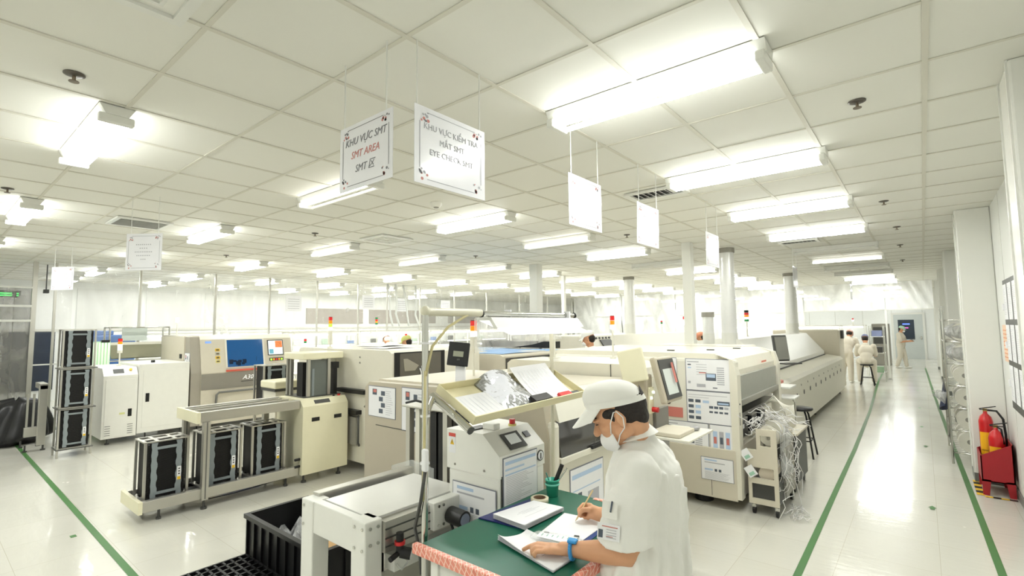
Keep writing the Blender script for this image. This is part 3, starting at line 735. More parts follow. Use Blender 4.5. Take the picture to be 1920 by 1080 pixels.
t = T('transfer_stand', 'grey aluminium transfer stand between black bag and stacked magazines', 'frame', (-10.5, 1.45, 0))
MB().box(-10.5, -10.42, 1.32, 1.42, .08, .98, .006).build('post', ALU, t)
MB().box(-10.52, -10.44, 1.18, 1.42, .22, .36, .006).box(-10.9, -10.42, 1.33, 1.42, .92, 1.0).build('bracket', ALU, t)
for y in (1.2, 1.27): MB().box(-10.55, -10.52, y, y + .025, .3, .85).build('guide_rod', ALU, t)
feet(t, (-10.46, -10.9), (1.2, 1.4), .1)
# black bag
t = T('rubbish_bag', 'large slumped black rubbish bag on the floor at the curtain corner', 'bag', (-11.5, 1.0, 0))
def bagf(a, b):
    th = a * 2 * math.pi; h = b
    r = (.50 + .05 * math.sin(9 * th) * (1 - h * .3)) * (1 - .55 * h ** 1.6) * (.55 + .45 * min(1, (h + .05) * 5))
    if b >= .999: r = .03
    return (-11.5 + r * 1.0 * math.cos(th) + .25 * h * 0, 1.0 + r * 1.25 * math.sin(th) + .2 * h, .70 * h + .03 * math.sin(3 * th) * h)
MB().grid(bagf, 72, 16).build('body', BAGB, t)
MB().tube([(-11.15, .9, .5), (-11.05, .7, .7), (-11.2, .6, .78), (-11.35, .75, .68)], [.05, .04, .03, .05]).build('knot', BAGB, t)
MB().ell((-11.1, .62, .66), (.05, .06, .07)).build('white_roll', MASKM, t)

# ================================================================== FRONT LINE (conveyor, loader, lift, printer, mounter, oven)
# ---- white outfeed conveyor table
t = CONV = T('outfeed_conveyor', 'white outfeed conveyor table with square legs and steel plate top', 'conveyor', (-2.2, 1.6, 0))
for x in (-2.415, -1.975):
    MB().box(x - .055, x + .055, 1.31, 1.40, 0, .95, .006).build('leg', STEELW, t)
MB().box(-1.98, -1.9, 1.86, 1.94, 0, .8, .006).build('leg', STEELW, t)
MB().box(-2.37, -2.02, 1.315, 1.36, .80, .95, .004).build('cross_beam', STEELW, t)
MB().box(-2.35, -1.95, 1.37, 1.93, .935, .95, .003).build('top_plate', mat('steel plate', (226, 226, 222), .25, .15), t)
MB().box(-2.47, -2.41, 1.37, 1.98, .86, .965, .004).build('side_rail', ALU, t)
mb = MB().box(-2.41, -2.35, 1.37, 1.94, .9, .925)
mb.build('belt_track', DGREY, t)
mb = MB()
for k in range(28): mb.cyl((-2.375, 1.39 + k * .02, .93), (-2.36, 1.39 + k * .02, .93), .006, n=6)
mb.build('belt_tooth', BLACK, t)
MB().box(-1.95, -1.90, 1.40, 1.86, .80, .935).build('side_beam', ALU, t)
mb = MB()
for z in (.825, .86, .90): mb.box(-1.9, -1.896, 1.4, 1.78, z, z + .006)
mb.build('beam_slot', DGREY, t)
MB().box(-1.93, -1.87, 1.66, 1.93, .82, .95, .004).build('end_block', STEELW, t)
mb = MB()
for x, y in ((-2.445, 1.308), (-2.0, 1.308), (-1.94, 1.308)):
    for z in (.83, .92): mb.cyl((x, y + .004, z), (x, y - .004, z), .007)
for y, z in ((1.335, .92), (1.375, .92), (1.335, .85), (1.375, .85)): mb.cyl((-1.92, y, z), (-1.915, y, z), .007)
for y, z in ((1.69, .93), (1.72, .93), (1.69, .84), (1.72, .84)): mb.cyl((-1.872, y, z), (-1.864, y, z), .007)
mb.build('bolt', CHROME, t)
MB().box(-1.97, -1.90, 1.45, 1.86, .70, .77, .003).build('lower_beam', STEELW, t)
MB().cyl((-1.90, 1.62, .745), (-1.87, 1.62, .745), .032).build('rubber_wheel', BLACK, t)
mb = MB().box(-1.95, -1.94, 1.4, 1.86, .05, .7); mb.build('skirt_panel', mat('grey skirt', (176, 174, 162), .4), t)
# gauge
t = T('air_regulator', 'black air regulator with red collar and round gauge on the conveyor side', 'regulator', (-1.87, 1.47, .8))
MB().cyl((-1.86, 1.45, .80), (-1.86, 1.45, .835), .018).build('body', BLACK, t)
MB().cyl((-1.86, 1.45, .835), (-1.86, 1.45, .85), .024).build('collar', RED, t)
MB().cyl((-1.86, 1.45, .85), (-1.86, 1.45, .885), .017).build('knob', BLACK, t)
g = MB().cyl((-1.86, 1.455, .80), (-1.825, 1.485, .79), .025, n=20).build('gauge_case', BLACK, t)
MB().cyl((-1.826, 1.484, .7903), (-1.823, 1.4865, .7895), .02, n=20).build('dial', PAPER, g)
MB().cyl((-1.86, 1.45, .80), (-1.85, 1.39, .79), .012).build('fitting', BLACK, t)
MB().tube([(-1.86, 1.46, .79), (-1.85, 1.49, .75), (-1.86, 1.46, .72), (-1.87, 1.44, .75)], .005).build('tubing', CLEAR, t)
t = CONV
MB().cyl((-1.86, 1.76, .875), (-1.76, 1.76, .87), .04, n=20).build('drive_motor', BLACK, t)
MB().cyl((-1.76, 1.76, .87), (-1.757, 1.76, .87), .03, n=20).build('motor_face', mat('motor blue', (120, 128, 150), .4), t)
mb = MB().tube([(-1.8, 1.78, .83), (-1.78, 1.82, .78), (-1.79, 1.8, .7), (-1.8, 1.76, .4)], .007).tube([(-1.84, 1.74, .85), (-1.8, 1.76, .74), (-1.82, 1.8, .5)], .006)
mb.build('cable', BLACK, t)

# crate and pallet
t = T('plastic_crate', 'black ribbed plastic crate full of packing scraps beside the conveyor leg', 'crate', (-3.55, 1.95, 0))
x0, x1, y0, y1, z1 = -4.05, -3.0, 1.72, 2.2, .40; z0 = .04
MB().box(x0, x1, y0, y1, z0, z0 + .02).build('base', BLACK, t)
mb = MB().box(x0, x1, y0, y0 + .015, z0, z1).box(x0, x1, y1 - .015, y1, z0, z1).box(x0, x0 + .015, y0, y1, z0, z1).box(x1 - .015, x1, y0, y1, z0, z1)
mb.box(x0 - .02, x1 + .02, y0 - .02, y0, z1 - .03, z1).box(x0 - .02, x1 + .02, y1, y1 + .02, z1 - .03, z1).box(x0 - .02, x0, y0, y1, z1 - .03, z1).box(x1, x1 + .02, y0, y1, z1 - .03, z1)
for k in range(9): mb.box(x0 + .02 + k * .12, x0 + .035 + k * .12, y0 - .018, y0, z0, z1 - .03)
for k in range(4): mb.box(x1, x1 + .018, y0 + .05 + k * .12, y0 + .065 + k * .12, z0, z1 - .03)
mb.build('side_wall', BLACK, t)
tag(MB().grid(lambda a, b: (-3.95 + a * .85, 1.76 + b * .4, .24 + .06 * math.sin(a * 11) * math.cos(b * 9) + .04 * math.sin(a * 23 + b * 17)), 24, 14).build('packing_scrap', BAGF), 'crumpled clear packing film inside the black crate', 'packing', None, 'stuff')
tag(MB().cbox((-3.35, 1.97, .31), (.3, .22, .02), Matrix.Rotation(R(25), 3, 'X')).build('cardboard_piece', mat('cardboard', (196, 160, 112), .8)), 'brown cardboard flap leaning inside the black crate', 'cardboard')
t = T('plastic_pallet', 'black grid plastic pallet on the floor in front of the crate', 'pallet', (-3.4, 1.4, 0))
mb = MB()
for k in range(12): mb.box(-4.0, -2.75, 1.08 + k * .055, 1.095 + k * .055, .09, .13)
for k in range(18): mb.box(-4.0 + k * .073, -3.985 + k * .073, 1.08, 1.70, .095, .13)
mb.build('grid_deck', BLACK, t)
for x in (-3.95, -3.4, -2.8):
    MB().box(x - .05, x + .05, 1.1, 1.68, 0, .09).build('runner', BLACK, t)
tag(MB().cyl((-2.15, 1.75, .12), (-2.15, 1.75, .16), .09, n=24).build('rubber_pad', BLACK), 'round black rubber pad on the ledge below the conveyor', 'pad')
tag(MB().box(-2.45, -2.0, 1.55, 2.0, .0, .12, .01).build('floor_plinth', OFFW), 'low white plinth on the floor under the conveyor', 'plinth')
tag(MB().grid(lambda a, b: (-2.4 + a * .22, 1.62 + b * .2, .15 + .03 * math.sin(a * 13) * math.cos(b * 11)), 12, 10).build('crumpled_glove', CLOTH2), 'crumpled cream glove lying on the low white plinth', 'glove')

# ---- white loader with touch screen
t = T('board_loader', 'white board loader with tilted touch panel and red stop button', 'machine', (-1.78, 2.0, 0))
X0, X1, Y0, Y1 = -1.965, -1.6, 1.835, 2.2
MB().box(X0 + .01, X1 - .004, Y0 + .004, Y1, .02, 1.07, .01).build('body', WHITE, t)
mb = MB().prism([(X0, 1.07), (X1, 1.07), (X1, 1.175), (X1 - .11, 1.27), (X0, 1.27)], 'y', Y0, Y1).build('hood', WHITE, t)
MB().box(X1 - .004, X1 + .001, Y0 + .012, Y0 + .02, .3, 1.08).build('door_seam', DGREY, t)
S = Matrix.Rotation(math.atan2(.095, .11), 3, 'Y')
def on_slope(a, e=0): # a 0..1 down the sloped face
    return Vector((X1 - .11 + .11 * a, 0, 1.27 - .095 * a)) + Vector((.095, 0, .11)).normalized() * e
c = on_slope(.55, .004); MB().cbox((c.x, 2.0, c.z), (.1, .135, .006), S, .002).build('panel_bezel', DGREY, t)
c = on_slope(.5, .0075); MB().cbox((c.x, 2.0, c.z), (.058, .085, .002), S).build('touch_screen', mat('grey touch screen', (205, 208, 204), .2, emit=.15), t)
c = on_slope(.45, .004); MB().cbox((c.x, 2.12, c.z), (.035, .04, .006), S).build('key_switch', BLACK, t)
MB().cyl((-1.73, 2.09, 1.27), (-1.73, 2.09, 1.28), .022).build('stop_base', mat('stop yellow', (210, 200, 120), .4), t)
MB().cyl((-1.73, 2.09, 1.28), (-1.73, 2.09, 1.305), .016).build('stop_button', RED, t)
MB().box(-1.8, -1.72, 1.93, 1.98, 1.27, 1.30, .005).build('clip', WHITE, t)
MB().box(-1.86, -1.8, 1.86, 1.98, 1.27, 1.276).build('black_strip', BLACK, t)
mb = MB().cyl((X1, 2.16, 1.12), (X1 + .004, 2.16, 1.12), .028, n=20).mat(1).cyl((X1 + .004, 2.16, 1.12), (X1 + .005, 2.16, 1.12), .022, n=20).mat(0).cbox((X1 + .006, 2.16, 1.118), (.002, .008, .03))
mb.build('round_emblem', [DGREY, PAPER], t)
mb = MB(); P = (X0 + .015, Y0 - .001, 1.15)
mb.quad((P[0], P[1], P[2]), (P[0] + .05, P[1], P[2]), (P[0] + .05, P[1], P[2] + .10), (P[0], P[1], P[2] + .10))
mb.mat(1).quad((P[0], P[1] - .001, P[2] + .082), (P[0] + .05, P[1] - .001, P[2] + .082), (P[0] + .05, P[1] - .001, P[2] + .1), (P[0], P[1] - .001, P[2] + .1))
mb.mat(2)._add([(P[0] + .01, P[1] - .001, P[2] + .042), (P[0] + .04, P[1] - .001, P[2] + .042), (P[0] + .025, P[1] - .001, P[2] + .072)], [(0, 1, 2)])
mb.mat(3).box(P[0] + .024, P[0] + .026, P[1] - .002, P[1] - .001, P[2] + .05, P[2] + .064)
mb.build('warning_label', [PAPER, mat('label red', (205, 80, 70), .5), YELL, BLACK], t)
for x in (X0 + .06, X1 - .1): MB().cyl((x, Y0, 1.095), (x, Y0 - .003, 1.095), .006).build('screw', GREY, t)
sheet(t, (X1 + .001, 1.86, .93), *YZ, .265, .23, 0, 11, 'wiring_sheet')
sheet(t, (X0 + .05, Y0 - .001, .79), (1, 0, 0), (0, 0, 1), .29, .22, 6, 12, 'info_sheet')

# ---- magazine elevator behind conveyor
t = T('magazine_elevator', 'open aluminium magazine elevator with black columns behind the lamp pole', 'machine', (-2.3, 2.25, 0))
MB().box(-2.76, -2.30, 2.16, 2.36, 1.265, 1.28, .004).build('top_plate', ALU, t)
for x, y, m in ((-2.72, 2.2, ALU), (-2.62, 2.2, OFFW), (-2.355, 2.2, ALU), (-2.08, 2.3, ALU), (-2.73, 2.38, ALU)):
    MB().box(x - .02, x + .02, y - .02, y + .02, .02, 1.265).build('post', m, t)
for x in (-2.485, -2.41, -2.25): MB().box(x - .028, x + .028, 2.2, 2.28, .1, 1.25 if x < -2.3 else 1.3).build('black_column', BLACK, t)
MB().box(-2.56, -2.30, 2.36, 2.38, .1, 1.26).build('back_plate', GREY, t)
MB().tube([(-2.74, 2.18, 1.29), (-2.66, 2.2, 1.31), (-2.58, 2.24, 1.29), (-2.5, 2.26, 1.31)], .008).build('cable', BLACK, t)
MB().prism([(-2.68, .92), (-2.5, .98), (-2.3, .96), (-2.3, .9), (-2.68, .86)], 'y', 2.02, 2.04).build('clear_guard', CLEAR, t)

# ---- board printer with papers on its side
t = T('screen_printer', 'cream screen printer with posted sheets and a slanted dark front window', 'machine', (-2.7, 3.1, 0))
prof = [(-3.76, .06), (-3.76, 1.29), (-3.70, 1.34), (-1.92, 1.36), (-1.86, 1.30), (-1.82, 1.1), (-1.82, .06)]
MB().prism(prof, 'y', 2.55, 2.66).build('side_panel', TAUPE, t)
MB().prism([(-3.77, .06), (-3.77, 1.30), (-3.71, 1.352), (-1.94, 1.372), (-1.88, 1.31), (-1.86, 1.1), (-1.86, .06)], 'y', 2.66, 3.76).build('body', WARM, t)
MB().box(-1.92, -1.79, 2.56, 2.64, .08, 1.2, .03).build('front_pillar', CREAM, t)
MB().prism([(-1.85, .97), (-1.85, 1.21), (-1.845, 1.21), (-1.8, .97)], 'y', 2.66, 3.42).build('front_window', GLASSD, t)
MB().box(-1.86, -1.79, 2.64, 3.42, .93, .97, .004).build('window_ledge', CREAM, t)
MB().box(-1.8, -1.775, 3.0, 3.2, .96, .985, .006).build('window_handle', BLACK, t)
MB().box(-1.86, -1.82, 2.66, 3.42, .08, .92, .004).build('front_door', CREAM, t)
MB().prism([(-1.86, 1.215), (-1.80, 1.19), (-1.83, 1.31), (-1.9, 1.375)], 'y', 2.64, 3.5).build('rounded_visor', OFFW, t)
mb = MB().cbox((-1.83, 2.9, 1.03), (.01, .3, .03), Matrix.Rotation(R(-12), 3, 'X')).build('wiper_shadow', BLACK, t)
MB().box(-3.6, -2.9, 2.546, 2.551, .985, .99).build('panel_seam', DGREY, t)
sheet(t, (-3.70, 2.549, 1.06), (1, 0, 0), (0, 0, 1), .36, .245, 4, 21, 'posted_sheet')
sheet(t, (-3.25, 2.549, .99), (1, 0, 0), (0, 0, 1), .3, .33, 4, 22, 'posted_sheet')
sheet(t, (-1.819, 2.78, .5), *YZ, .42, .36, 7, 23, 'wiring_sheet')
feet(t, (-3.7, -2.0), (2.7, 3.6), .06)
tower(-3.18, 3.3, 1.33, 1.855, 'large signal tower with bright white lamp on the screen printer', ('r', 'a', 'w'), .03, .12)
# touch monitor arm on the printer
t = T('operator_console', 'beige operator console with tilted touch screen and cream back panel', 'console', (-1.72, 3.6, 0))
MB().box(-1.8, -1.66, 3.62, 3.74, .7, 1.42, .02).build('column', TAUPE, t)
Mx = Matrix.Rotation(R(-14), 3, 'Y')
MB().cbox((-1.60, 3.86, 1.37), (.05, .34, .36), Mx, .015).build('monitor_housing', TAUPE, t)
MB().cbox((-1.572, 3.87, 1.375), (.006, .29, .31), Mx).build('screen_bezel', DGREY, t)
MB().cbox((-1.566, 3.865, 1.355), (.006, .20, .20), Mx).build('screen', mat('pale screen', (200, 206, 200), .25, emit=.1), t)
MB().cbox((-1.562, 3.93, 1.42), (.006, .03, .16), Mx).build('sticker_strip', PRED, t)
MB().cbox((-1.74, 3.56, 1.49), (.21, .03, .25), Matrix.Rotation(R(-12), 3, 'Y'), .01).build('back_panel', YCREAM, t)
MB().box(-1.66, -1.645, 3.64, 3.72, 1.12, 1.32, .004).build('button_box', YCREAM, t)
for z, m in ((1.28, WLIT), (1.24, WLIT)): MB().cyl((-1.645, 3.665 + (z - 1.24), z), (-1.635, 3.665 + (z - 1.24), z), .009).build('push_button', m, t)
MB().cyl((-1.645, 3.69, 1.15), (-1.60, 3.69, 1.15), .02).build('stop_button', RED, t)
MB().box(-1.68, -1.64, 3.74, 3.98, .62, 1.14).build('lower_panel', mat('steel grey panel', (140, 138, 132), .3), t)
t = T('keyboard_shelf', 'white pull-out shelf beside the operator console', 'shelf', (-1.45, 3.7, 1.0))
MB().box(-1.6, -1.28, 3.45, 3.95, .985, 1.0, .003).build('board', OFFW, t)
MB().box(-1.66, -1.6, 3.62, 3.76, .9, .985).build('bracket', GREY, t)
tag(MB().box(-1.58, -1.36, 3.48, 3.78, 1.001, 1.03, .006).build('keyboard_case', mat('beige plastic', (205, 198, 180), .5)), 'flat beige case lying on the white pull-out shelf', 'case')
tag(MB().ell((-1.38, 3.84, 1.015), (.035, .05, .018)).build('computer_mouse', mat('mouse grey', (150, 150, 150), .3)), 'small grey mouse on the corner of the pull-out shelf', 'mouse')

# ---- hood section
t = T('transfer_hood', 'long cream hood section between screen printer and chip mounter', 'machine', (-2.7, 4.4, 0))
MB().prism([(-3.55, .1), (-3.55, 1.30), (-3.5, 1.34), (-1.95, 1.34), (-1.95, .1)], 'y', 3.80, 4.32).build('body', WARM, t)
mb = MB().prism([(-3.2, 1.34), (-3.2, 1.44), (-3.15, 1.475), (-1.95, 1.475), (-1.87, 1.43), (-1.87, 1.34)], 'y', 3.80, 4.32).build('lid', CREAM, t)
MB().prism([(-3.4, .1), (-3.4, 1.30), (-2.5, 1.30), (-2.5, .1)], 'y', 4.33, 5.1).build('rear_section', CREAM, t)
MB().box(-3.35, -2.45, 4.4, 5.1, 1.30, 1.44, .02).build('rear_lid', OFFW, t)
MB().box(-2.06, -2.055, 3.795, 3.801, 1.34, 1.47).build('lid_seam', DGREY, t)
tower(-2.62, 4.9, 1.44, 1.90, 'thin signal tower with red and amber lamps on the hood section', ('r', 'a', 'w'), .024)
t = T('desk_stand', 'thin white stand with round foot on the hood section', 'stand', (-2.75, 3.97, 1.49))
MB().cyl((-2.75, 3.97, 1.49), (-2.75, 3.97, 1.5), .06).build('base', OFFW, t)
MB().cyl((-2.75, 3.97, 1.5), (-2.75, 3.97, 1.76), .012).build('pole', OFFW, t)

# ---- chip mounter with large posted sheets
t = T('chip_mounter', 'large cream chip mounter covered with posted sheets, open feeder bay', 'machine', (-2.5, 6.0, 0))
MB().box(-3.6, -1.44, 5.16, 5.30, .12, 1.45, .03).build('side_panel', OFFW, t)
MB().prism([(-3.6, .12), (-3.6, 1.5), (-1.62, 1.5), (-1.5, 1.45), (-1.46, 1.34), (-1.46, 1.28), (-1.62, 1.28), (-1.62, .62), (-1.5, .62), (-1.5, .12)], 'y', 5.24, 7.0).build('body', CREAM, t)
MB().prism([(-1.62, 1.5), (-1.46, 1.45), (-1.42, 1.3), (-1.42, .12), (-1.49, .12), (-1.49, 1.45)], 'y', 5.14, 5.26).build('corner_column', CREAM, t)
MB().prism([(-1.62, 1.5), (-1.46, 1.45), (-1.42, 1.3), (-1.42, .12), (-1.49, .12), (-1.49, 1.45)], 'y', 6.9, 7.02).build('corner_column', CREAM, t)
MB().box(-3.58, -1.46, 5.135, 5.162, .1, .58, .006).build('lower_side_panel', WARM, t)
MB().box(-1.7, -1.697, 5.131, 5.136, .12, .4).build('panel_seam', DGREY, t)
MB().prism([(-1.5, 1.3), (-1.44, 1.28), (-1.44, 1.05), (-1.5, 1.05)], 'y', 5.28, 6.88).build('cover_window', mat('grey acrylic', (150, 150, 142), .15), t)
MB().box(-1.50, -1.42, 5.27, 6.9, .99, 1.05, .006).build('cover_handle', mat('grey rail', (140, 138, 128), .35), t)
MB().box(-1.64, -1.6, 5.28, 6.88, .62, .98).build('bay_back', BLACK, t)
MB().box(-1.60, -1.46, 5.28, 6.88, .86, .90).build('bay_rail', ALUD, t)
for k in range(3):
    fb = MB().box(-1.6, -1.44, 5.32 + k * .36, 5.52 + k * .36, .68, .84).build('feeder_block', mat('feeder black', (36, 38, 42), .3), t)
    MB().box(-1.6, -1.438, 5.32 + k * .36, 5.52 + k * .36, .84, .855).build('feeder_top', GREY, fb)
    MB().box(-1.44, -1.436, 5.34 + k * .36, 5.38 + k * .36, .76, .8).build('white_label', PAPER, fb)
MB().box(-1.5, -1.44, 5.28, 6.88, .12, .6).build('lower_front', WARM, t)
MB().box(-1.423, -1.418, 5.17, 5.2, .82, .94).build('latch_plate', GREY, t)
MB().cyl((-1.42, 5.19, 1.02), (-1.415, 5.19, 1.02), .008).build('lock', BLACK, t)
MB().box(-1.44, -1.436, 6.2, 6.4, 1.36, 1.38).build('red_badge', mat('badge red', (215, 120, 100), .4), t)
MB().cyl((-1.85, 5.35, 0), (-1.85, 5.35, .06), .09, n=24).cyl((-1.85, 5.35, .06), (-1.85, 5.35, .12), .04).build('foot', BLACK, t)
feet(t, (-3.4, -1.55), (6.8,), .12, .06); feet(t, (-3.4,), (5.4,), .12, .06)

sheet(t, (-1.92, 5.157, 1.135), (1, 0, 0), (0, 0, 1), .44, .31, 1, 31, 'posted_sheet')
sheet(t, (-1.92, 5.157, .81), (1, 0, 0), (0, 0, 1), .44, .31, 2, 32, 'posted_sheet')
sheet(t, (-2.16, 5.157, .50), (1, 0, 0), (0, 0, 1), .44, .30, 1, 33, 'posted_sheet')
sheet(t, (-1.70, 5.157, .50), (1, 0, 0), (0, 0, 1), .215, .30, 3, 34, 'posted_sheet')
sheet(t, (-1.79, 5.134, .27), (1, 0, 0), (0, 0, 1), .30, .21, 6, 35, 'posted_sheet')
sheet(t, (-2.15, 5.157, 1.2), (1, 0, 0), (0, 0, 1), .13, .25, 5, 36, 'posted_sheet')
MB().box(-2.17, -1.97, 5.15, 5.158, .84, .94).build('orange_sticker', PRED, t)
MB().ell((-2.12, 5.155, 1.0), (.03, .008, .035)).build('cable_port', BLACK, t)
for x, y in ((-2.3, 5.6), (-1.95, 5.9), (-1.8, 6.4)): MB().box(x, x + .08, y, y + .03, 1.5, 1.512).build('lid_clip', DGREY, t)


# ---- feeder cart with reels and waste tape
t = T('feeder_cart', 'beige feeder cart with cut-out side plate on castors', 'cart', (-1.23, 5.6, 0))
# side plate with cut-outs: frame pieces around four openings
mb = MB(); yy0, yy1 = 5.20, 5.225
xa, xb = -1.375, -1.115
for a, b, c, d in ((xa, xb, .1, .15), (xa, xa + .03, .15, .29), (xb - .035, xb, .15, .29), (xa, xb, .29, .34), (xa, xa + .03, .34, .44), (xb - .035, xb, .34, .44), (xa, xb, .44, .60), (-1.29, xb, .60, .64), (-1.29, -1.255, .64, .74), (xb - .05, xb, .64, .74), (-1.29, xb, .74, .80)):
    mb.box(a, b, yy0, yy1, c, d)
mb.build('side_plate', WARM, t)
MB().box(-1.36, -1.13, 5.226, 5.90, .09, .12).build('base_plate', DGREY, t)
MB().box(-1.35, -1.13, 5.23, 5.9, .12, .30).build('waste_bin', DGREY, t)
MB().box(-1.14, -1.11, 5.5, 5.9, .12, .62).build('rear_plate', GREY, t)
for x in (-1.37, -1.15): MB().box(x, x + .04, 5.88, 5.92, .1, .7).build('rear_post', WARM, t)
for x in (-1.34, -1.14):
    for y in (5.24, 5.87):
        c = MB().cyl((x - .012, y, .035), (x + .012, y, .035), .034, n=16).build('castor', BLACK, t)
        MB().box(x - .018, x + .018, y - .02, y + .02, .06, .09).build('castor_plate', CHROME, c)
g = 'component reels on the feeder cart'
def reel(x, y, z, r, w, label, ax=(1, 0, .0)):
    t = T('component_reel', label, 'reel', (x, y, z), g)
    A = Vector(ax).normalized(); C = Vector((x, y, z))
    for s_ in (-1, 1): MB().cyl(C + A * s_ * w / 2, C + A * (s_ * w / 2 + .002), r, n=28).build('flange', OFFW, t)
    MB().cyl(C - A * w / 2, C + A * w / 2, r * .45, n=20).build('hub', GREY, t)
    MB().cyl(C - A * w * .4, C + A * w * .4, r * .8, n=24).build('tape_winding', PAPER, t)
rn = ['beside the cut-out plate', 'second from the cut-out plate', 'third from the cut-out plate', 'fourth from the cut-out plate', 'at the rear end of the cart']
for k in range(5):
    reel(-1.20 + .02 * (k % 2), 5.30 + k * .12, .73 + .04 * math.sin(k * 2), .09, .045, 'white component reel on the feeder cart, ' + rn[k], (.35, .9, .1 * k))
mb = MB(); rnd = random.Random(11)
for k in range(60):
    x, y, z = rnd.uniform(-1.40, -1.16), rnd.uniform(5.3, 5.9), rnd.uniform(.76, .93)
    pts = [(x, y, z)]; dx, dy = rnd.uniform(-.05, .08), rnd.uniform(-.06, .06)
    for j in range(6):
        pts.append((pts[-1][0] + dx * .6 + rnd.uniform(-.02, .03), pts[-1][1] + dy * .6 + rnd.uniform(-.03, .03), pts[-1][2] + rnd.uniform(-.04, .025)))
    mb.tube(pts, .004, n=4)
for k in range(14):
    x, y, z = rnd.uniform(-1.12, -1.04), rnd.uniform(5.3, 5.8), rnd.uniform(.5, .75)
    pts = [(x, y, z)]
    while pts[-1][2] > .04 and len(pts) < 12:
        pts.append((min(-1.0, pts[-1][0] + rnd.uniform(-.05, .05)), pts[-1][1] + rnd.uniform(-.07, .06), max(.01, pts[-1][2] - rnd.uniform(-.02, .11))))
    mb.tube(pts, .0035, n=4)
for k in range(14):
    x, y = rnd.uniform(-1.10, -1.0), rnd.uniform(5.2, 5.6); pts = [(x, y, .012)]
    for j in range(6): pts.append((pts[-1][0] + rnd.uniform(-.03, .05), pts[-1][1] + rnd.uniform(-.05, .05), .012 + rnd.random() * .05))
    mb.tube(pts, .0035, n=4)
tag(mb.build('waste_tape', mat('waste tape', (226, 224, 222), .4)), 'tangled white waste tape spilling from the feeder cart to the floor', 'waste tape', None, 'stuff')
mb = MB().grid(lambda a, b: (-1.09 + .05 * math.sin(b * 9) * a, 5.22 + a * .34, .78 - b * .42 + .03 * math.sin(a * 12)), 16, 16)
tag(mb.build('plastic_wrap', BAGF), 'crumpled clear plastic wrap hanging down the feeder cart', 'plastic wrap')
for k, (x, z) in enumerate(((-1.38, .55), (-1.345, .40))):
    mb = MB().cbox((x, 5.185, z), (.085, .004, .1), Matrix.Rotation(R(-35), 3, 'Y')); mb.mat(1).cbox((x + .01, 5.182, z - .02), (.05, .003, .03), Matrix.Rotation(R(-35), 3, 'Y'))
    tag(mb.build('paper_tag', [PAPER, mat('tag green', (160, 200, 180), .5)]), 'small square paper tag taped on the cart plate, %s one' % ('upper' if k == 0 else 'lower'), 'tag')
mb = MB().cyl((-1.22, 5.24, .38), (-1.22, 5.6, .38), .07, n=20)
tag(mb.build('paper_roll', mat('paper roll', (214, 204, 188), .7)), 'pale paper roll inside the lower cut-out of the feeder cart', 'roll')

# second cart further along
t = T('feeder_trolley', 'grey feeder trolley with cables behind the feeder cart', 'cart', (-1.3, 6.4, 0))
MB().box(-1.42, -1.12, 6.1, 6.7, .1, .6).build('body', DGREY, t)
MB().box(-1.42, -1.1, 6.08, 6.72, .6, .62).build('top', WARM, t)
mb = MB()
for k in range(10): mb.tube([(-1.42, 6.15 + k * .05, .9), (-1.32, 6.15 + k * .05, 1.0 - .02 * k), (-1.22, 6.17 + k * .05, .85), (-1.2, 6.2 + k * .04, .62)], .008, n=5)
mb.build('cable', OFFW, t)
for x in (-1.38, -1.16):
    for y in (6.14, 6.66): MB().cyl((x - .012, y, .04), (x + .012, y, .04), .04).build('castor', BLACK, t)

# ---- inspection machine + monitor between mounter and oven
t = T('inspection_machine', 'cream inspection machine with small shelves between chip mounter and oven', 'machine', (-2.3, 7.5, 0))
MB().prism([(-3.2, .1), (-3.2, 1.5), (-1.9, 1.5), (-1.72, 1.2), (-1.72, .1)], 'y', 7.15, 7.85).build('body', CREAM, t)
MB().box(-1.75, -1.35, 7.2, 7.6, .96, .985, .004).build('shelf', STEELW, t)
MB().box(-1.75, -1.3, 7.15, 7.5, .84, .86, .004).build('shelf', STEELW, t)
MB().tube([(-1.33, 7.2, .84), (-1.31, 7.22, .8), (-1.31, 7.22, .3)], .012).build('bracket', CHROME, t)
mb = MB()
for k in range(6): mb.tube([(-1.5, 7.08, 1.4 - k * .05), (-1.46 + .03 * (k % 2), 7.05, 1.1 - k * .04), (-1.5, 7.1, .9), (-1.48, 7.1, .7 - k * .05)], .008, n=5)
mb.build('cable', mat('beige cable', (196, 186, 160), .5), t)
for z in (1.22, 1.12, .98): MB().cyl((-1.7, 7.2, z), (-1.67, 7.2, z), .022).build('push_button', mat('dull red', (205, 92, 72), .4), t)
t = T('monitor_arm', 'grey-framed monitor on an arm in front of the oven hood', 'monitor', (-1.95, 8.6, 1.0))
MB().cbox((-1.72, 8.6, 1.42), (.03, .26, .40), Matrix.Rotation(R(-35), 3, 'Z') @ Matrix.Rotation(R(-8), 3, 'Y'), .01).build('monitor', DGREY, t)
MB().cbox((-1.70, 8.59, 1.42), (.02, .22, .35), Matrix.Rotation(R(-35), 3, 'Z') @ Matrix.Rotation(R(-8), 3, 'Y')).build('screen', mat('dim screen', (120, 120, 112), .2), t)
MB().cyl((-1.8, 8.55, 1.0), (-1.8, 8.55, 1.35), .02).build('pole', DGREY, t)
MB().cbox((-1.62, 8.75, 1.18), (.14, .3, .02), Matrix.Rotation(R(-35), 3, 'Z')).build('keyboard_tray', DGREY, t)

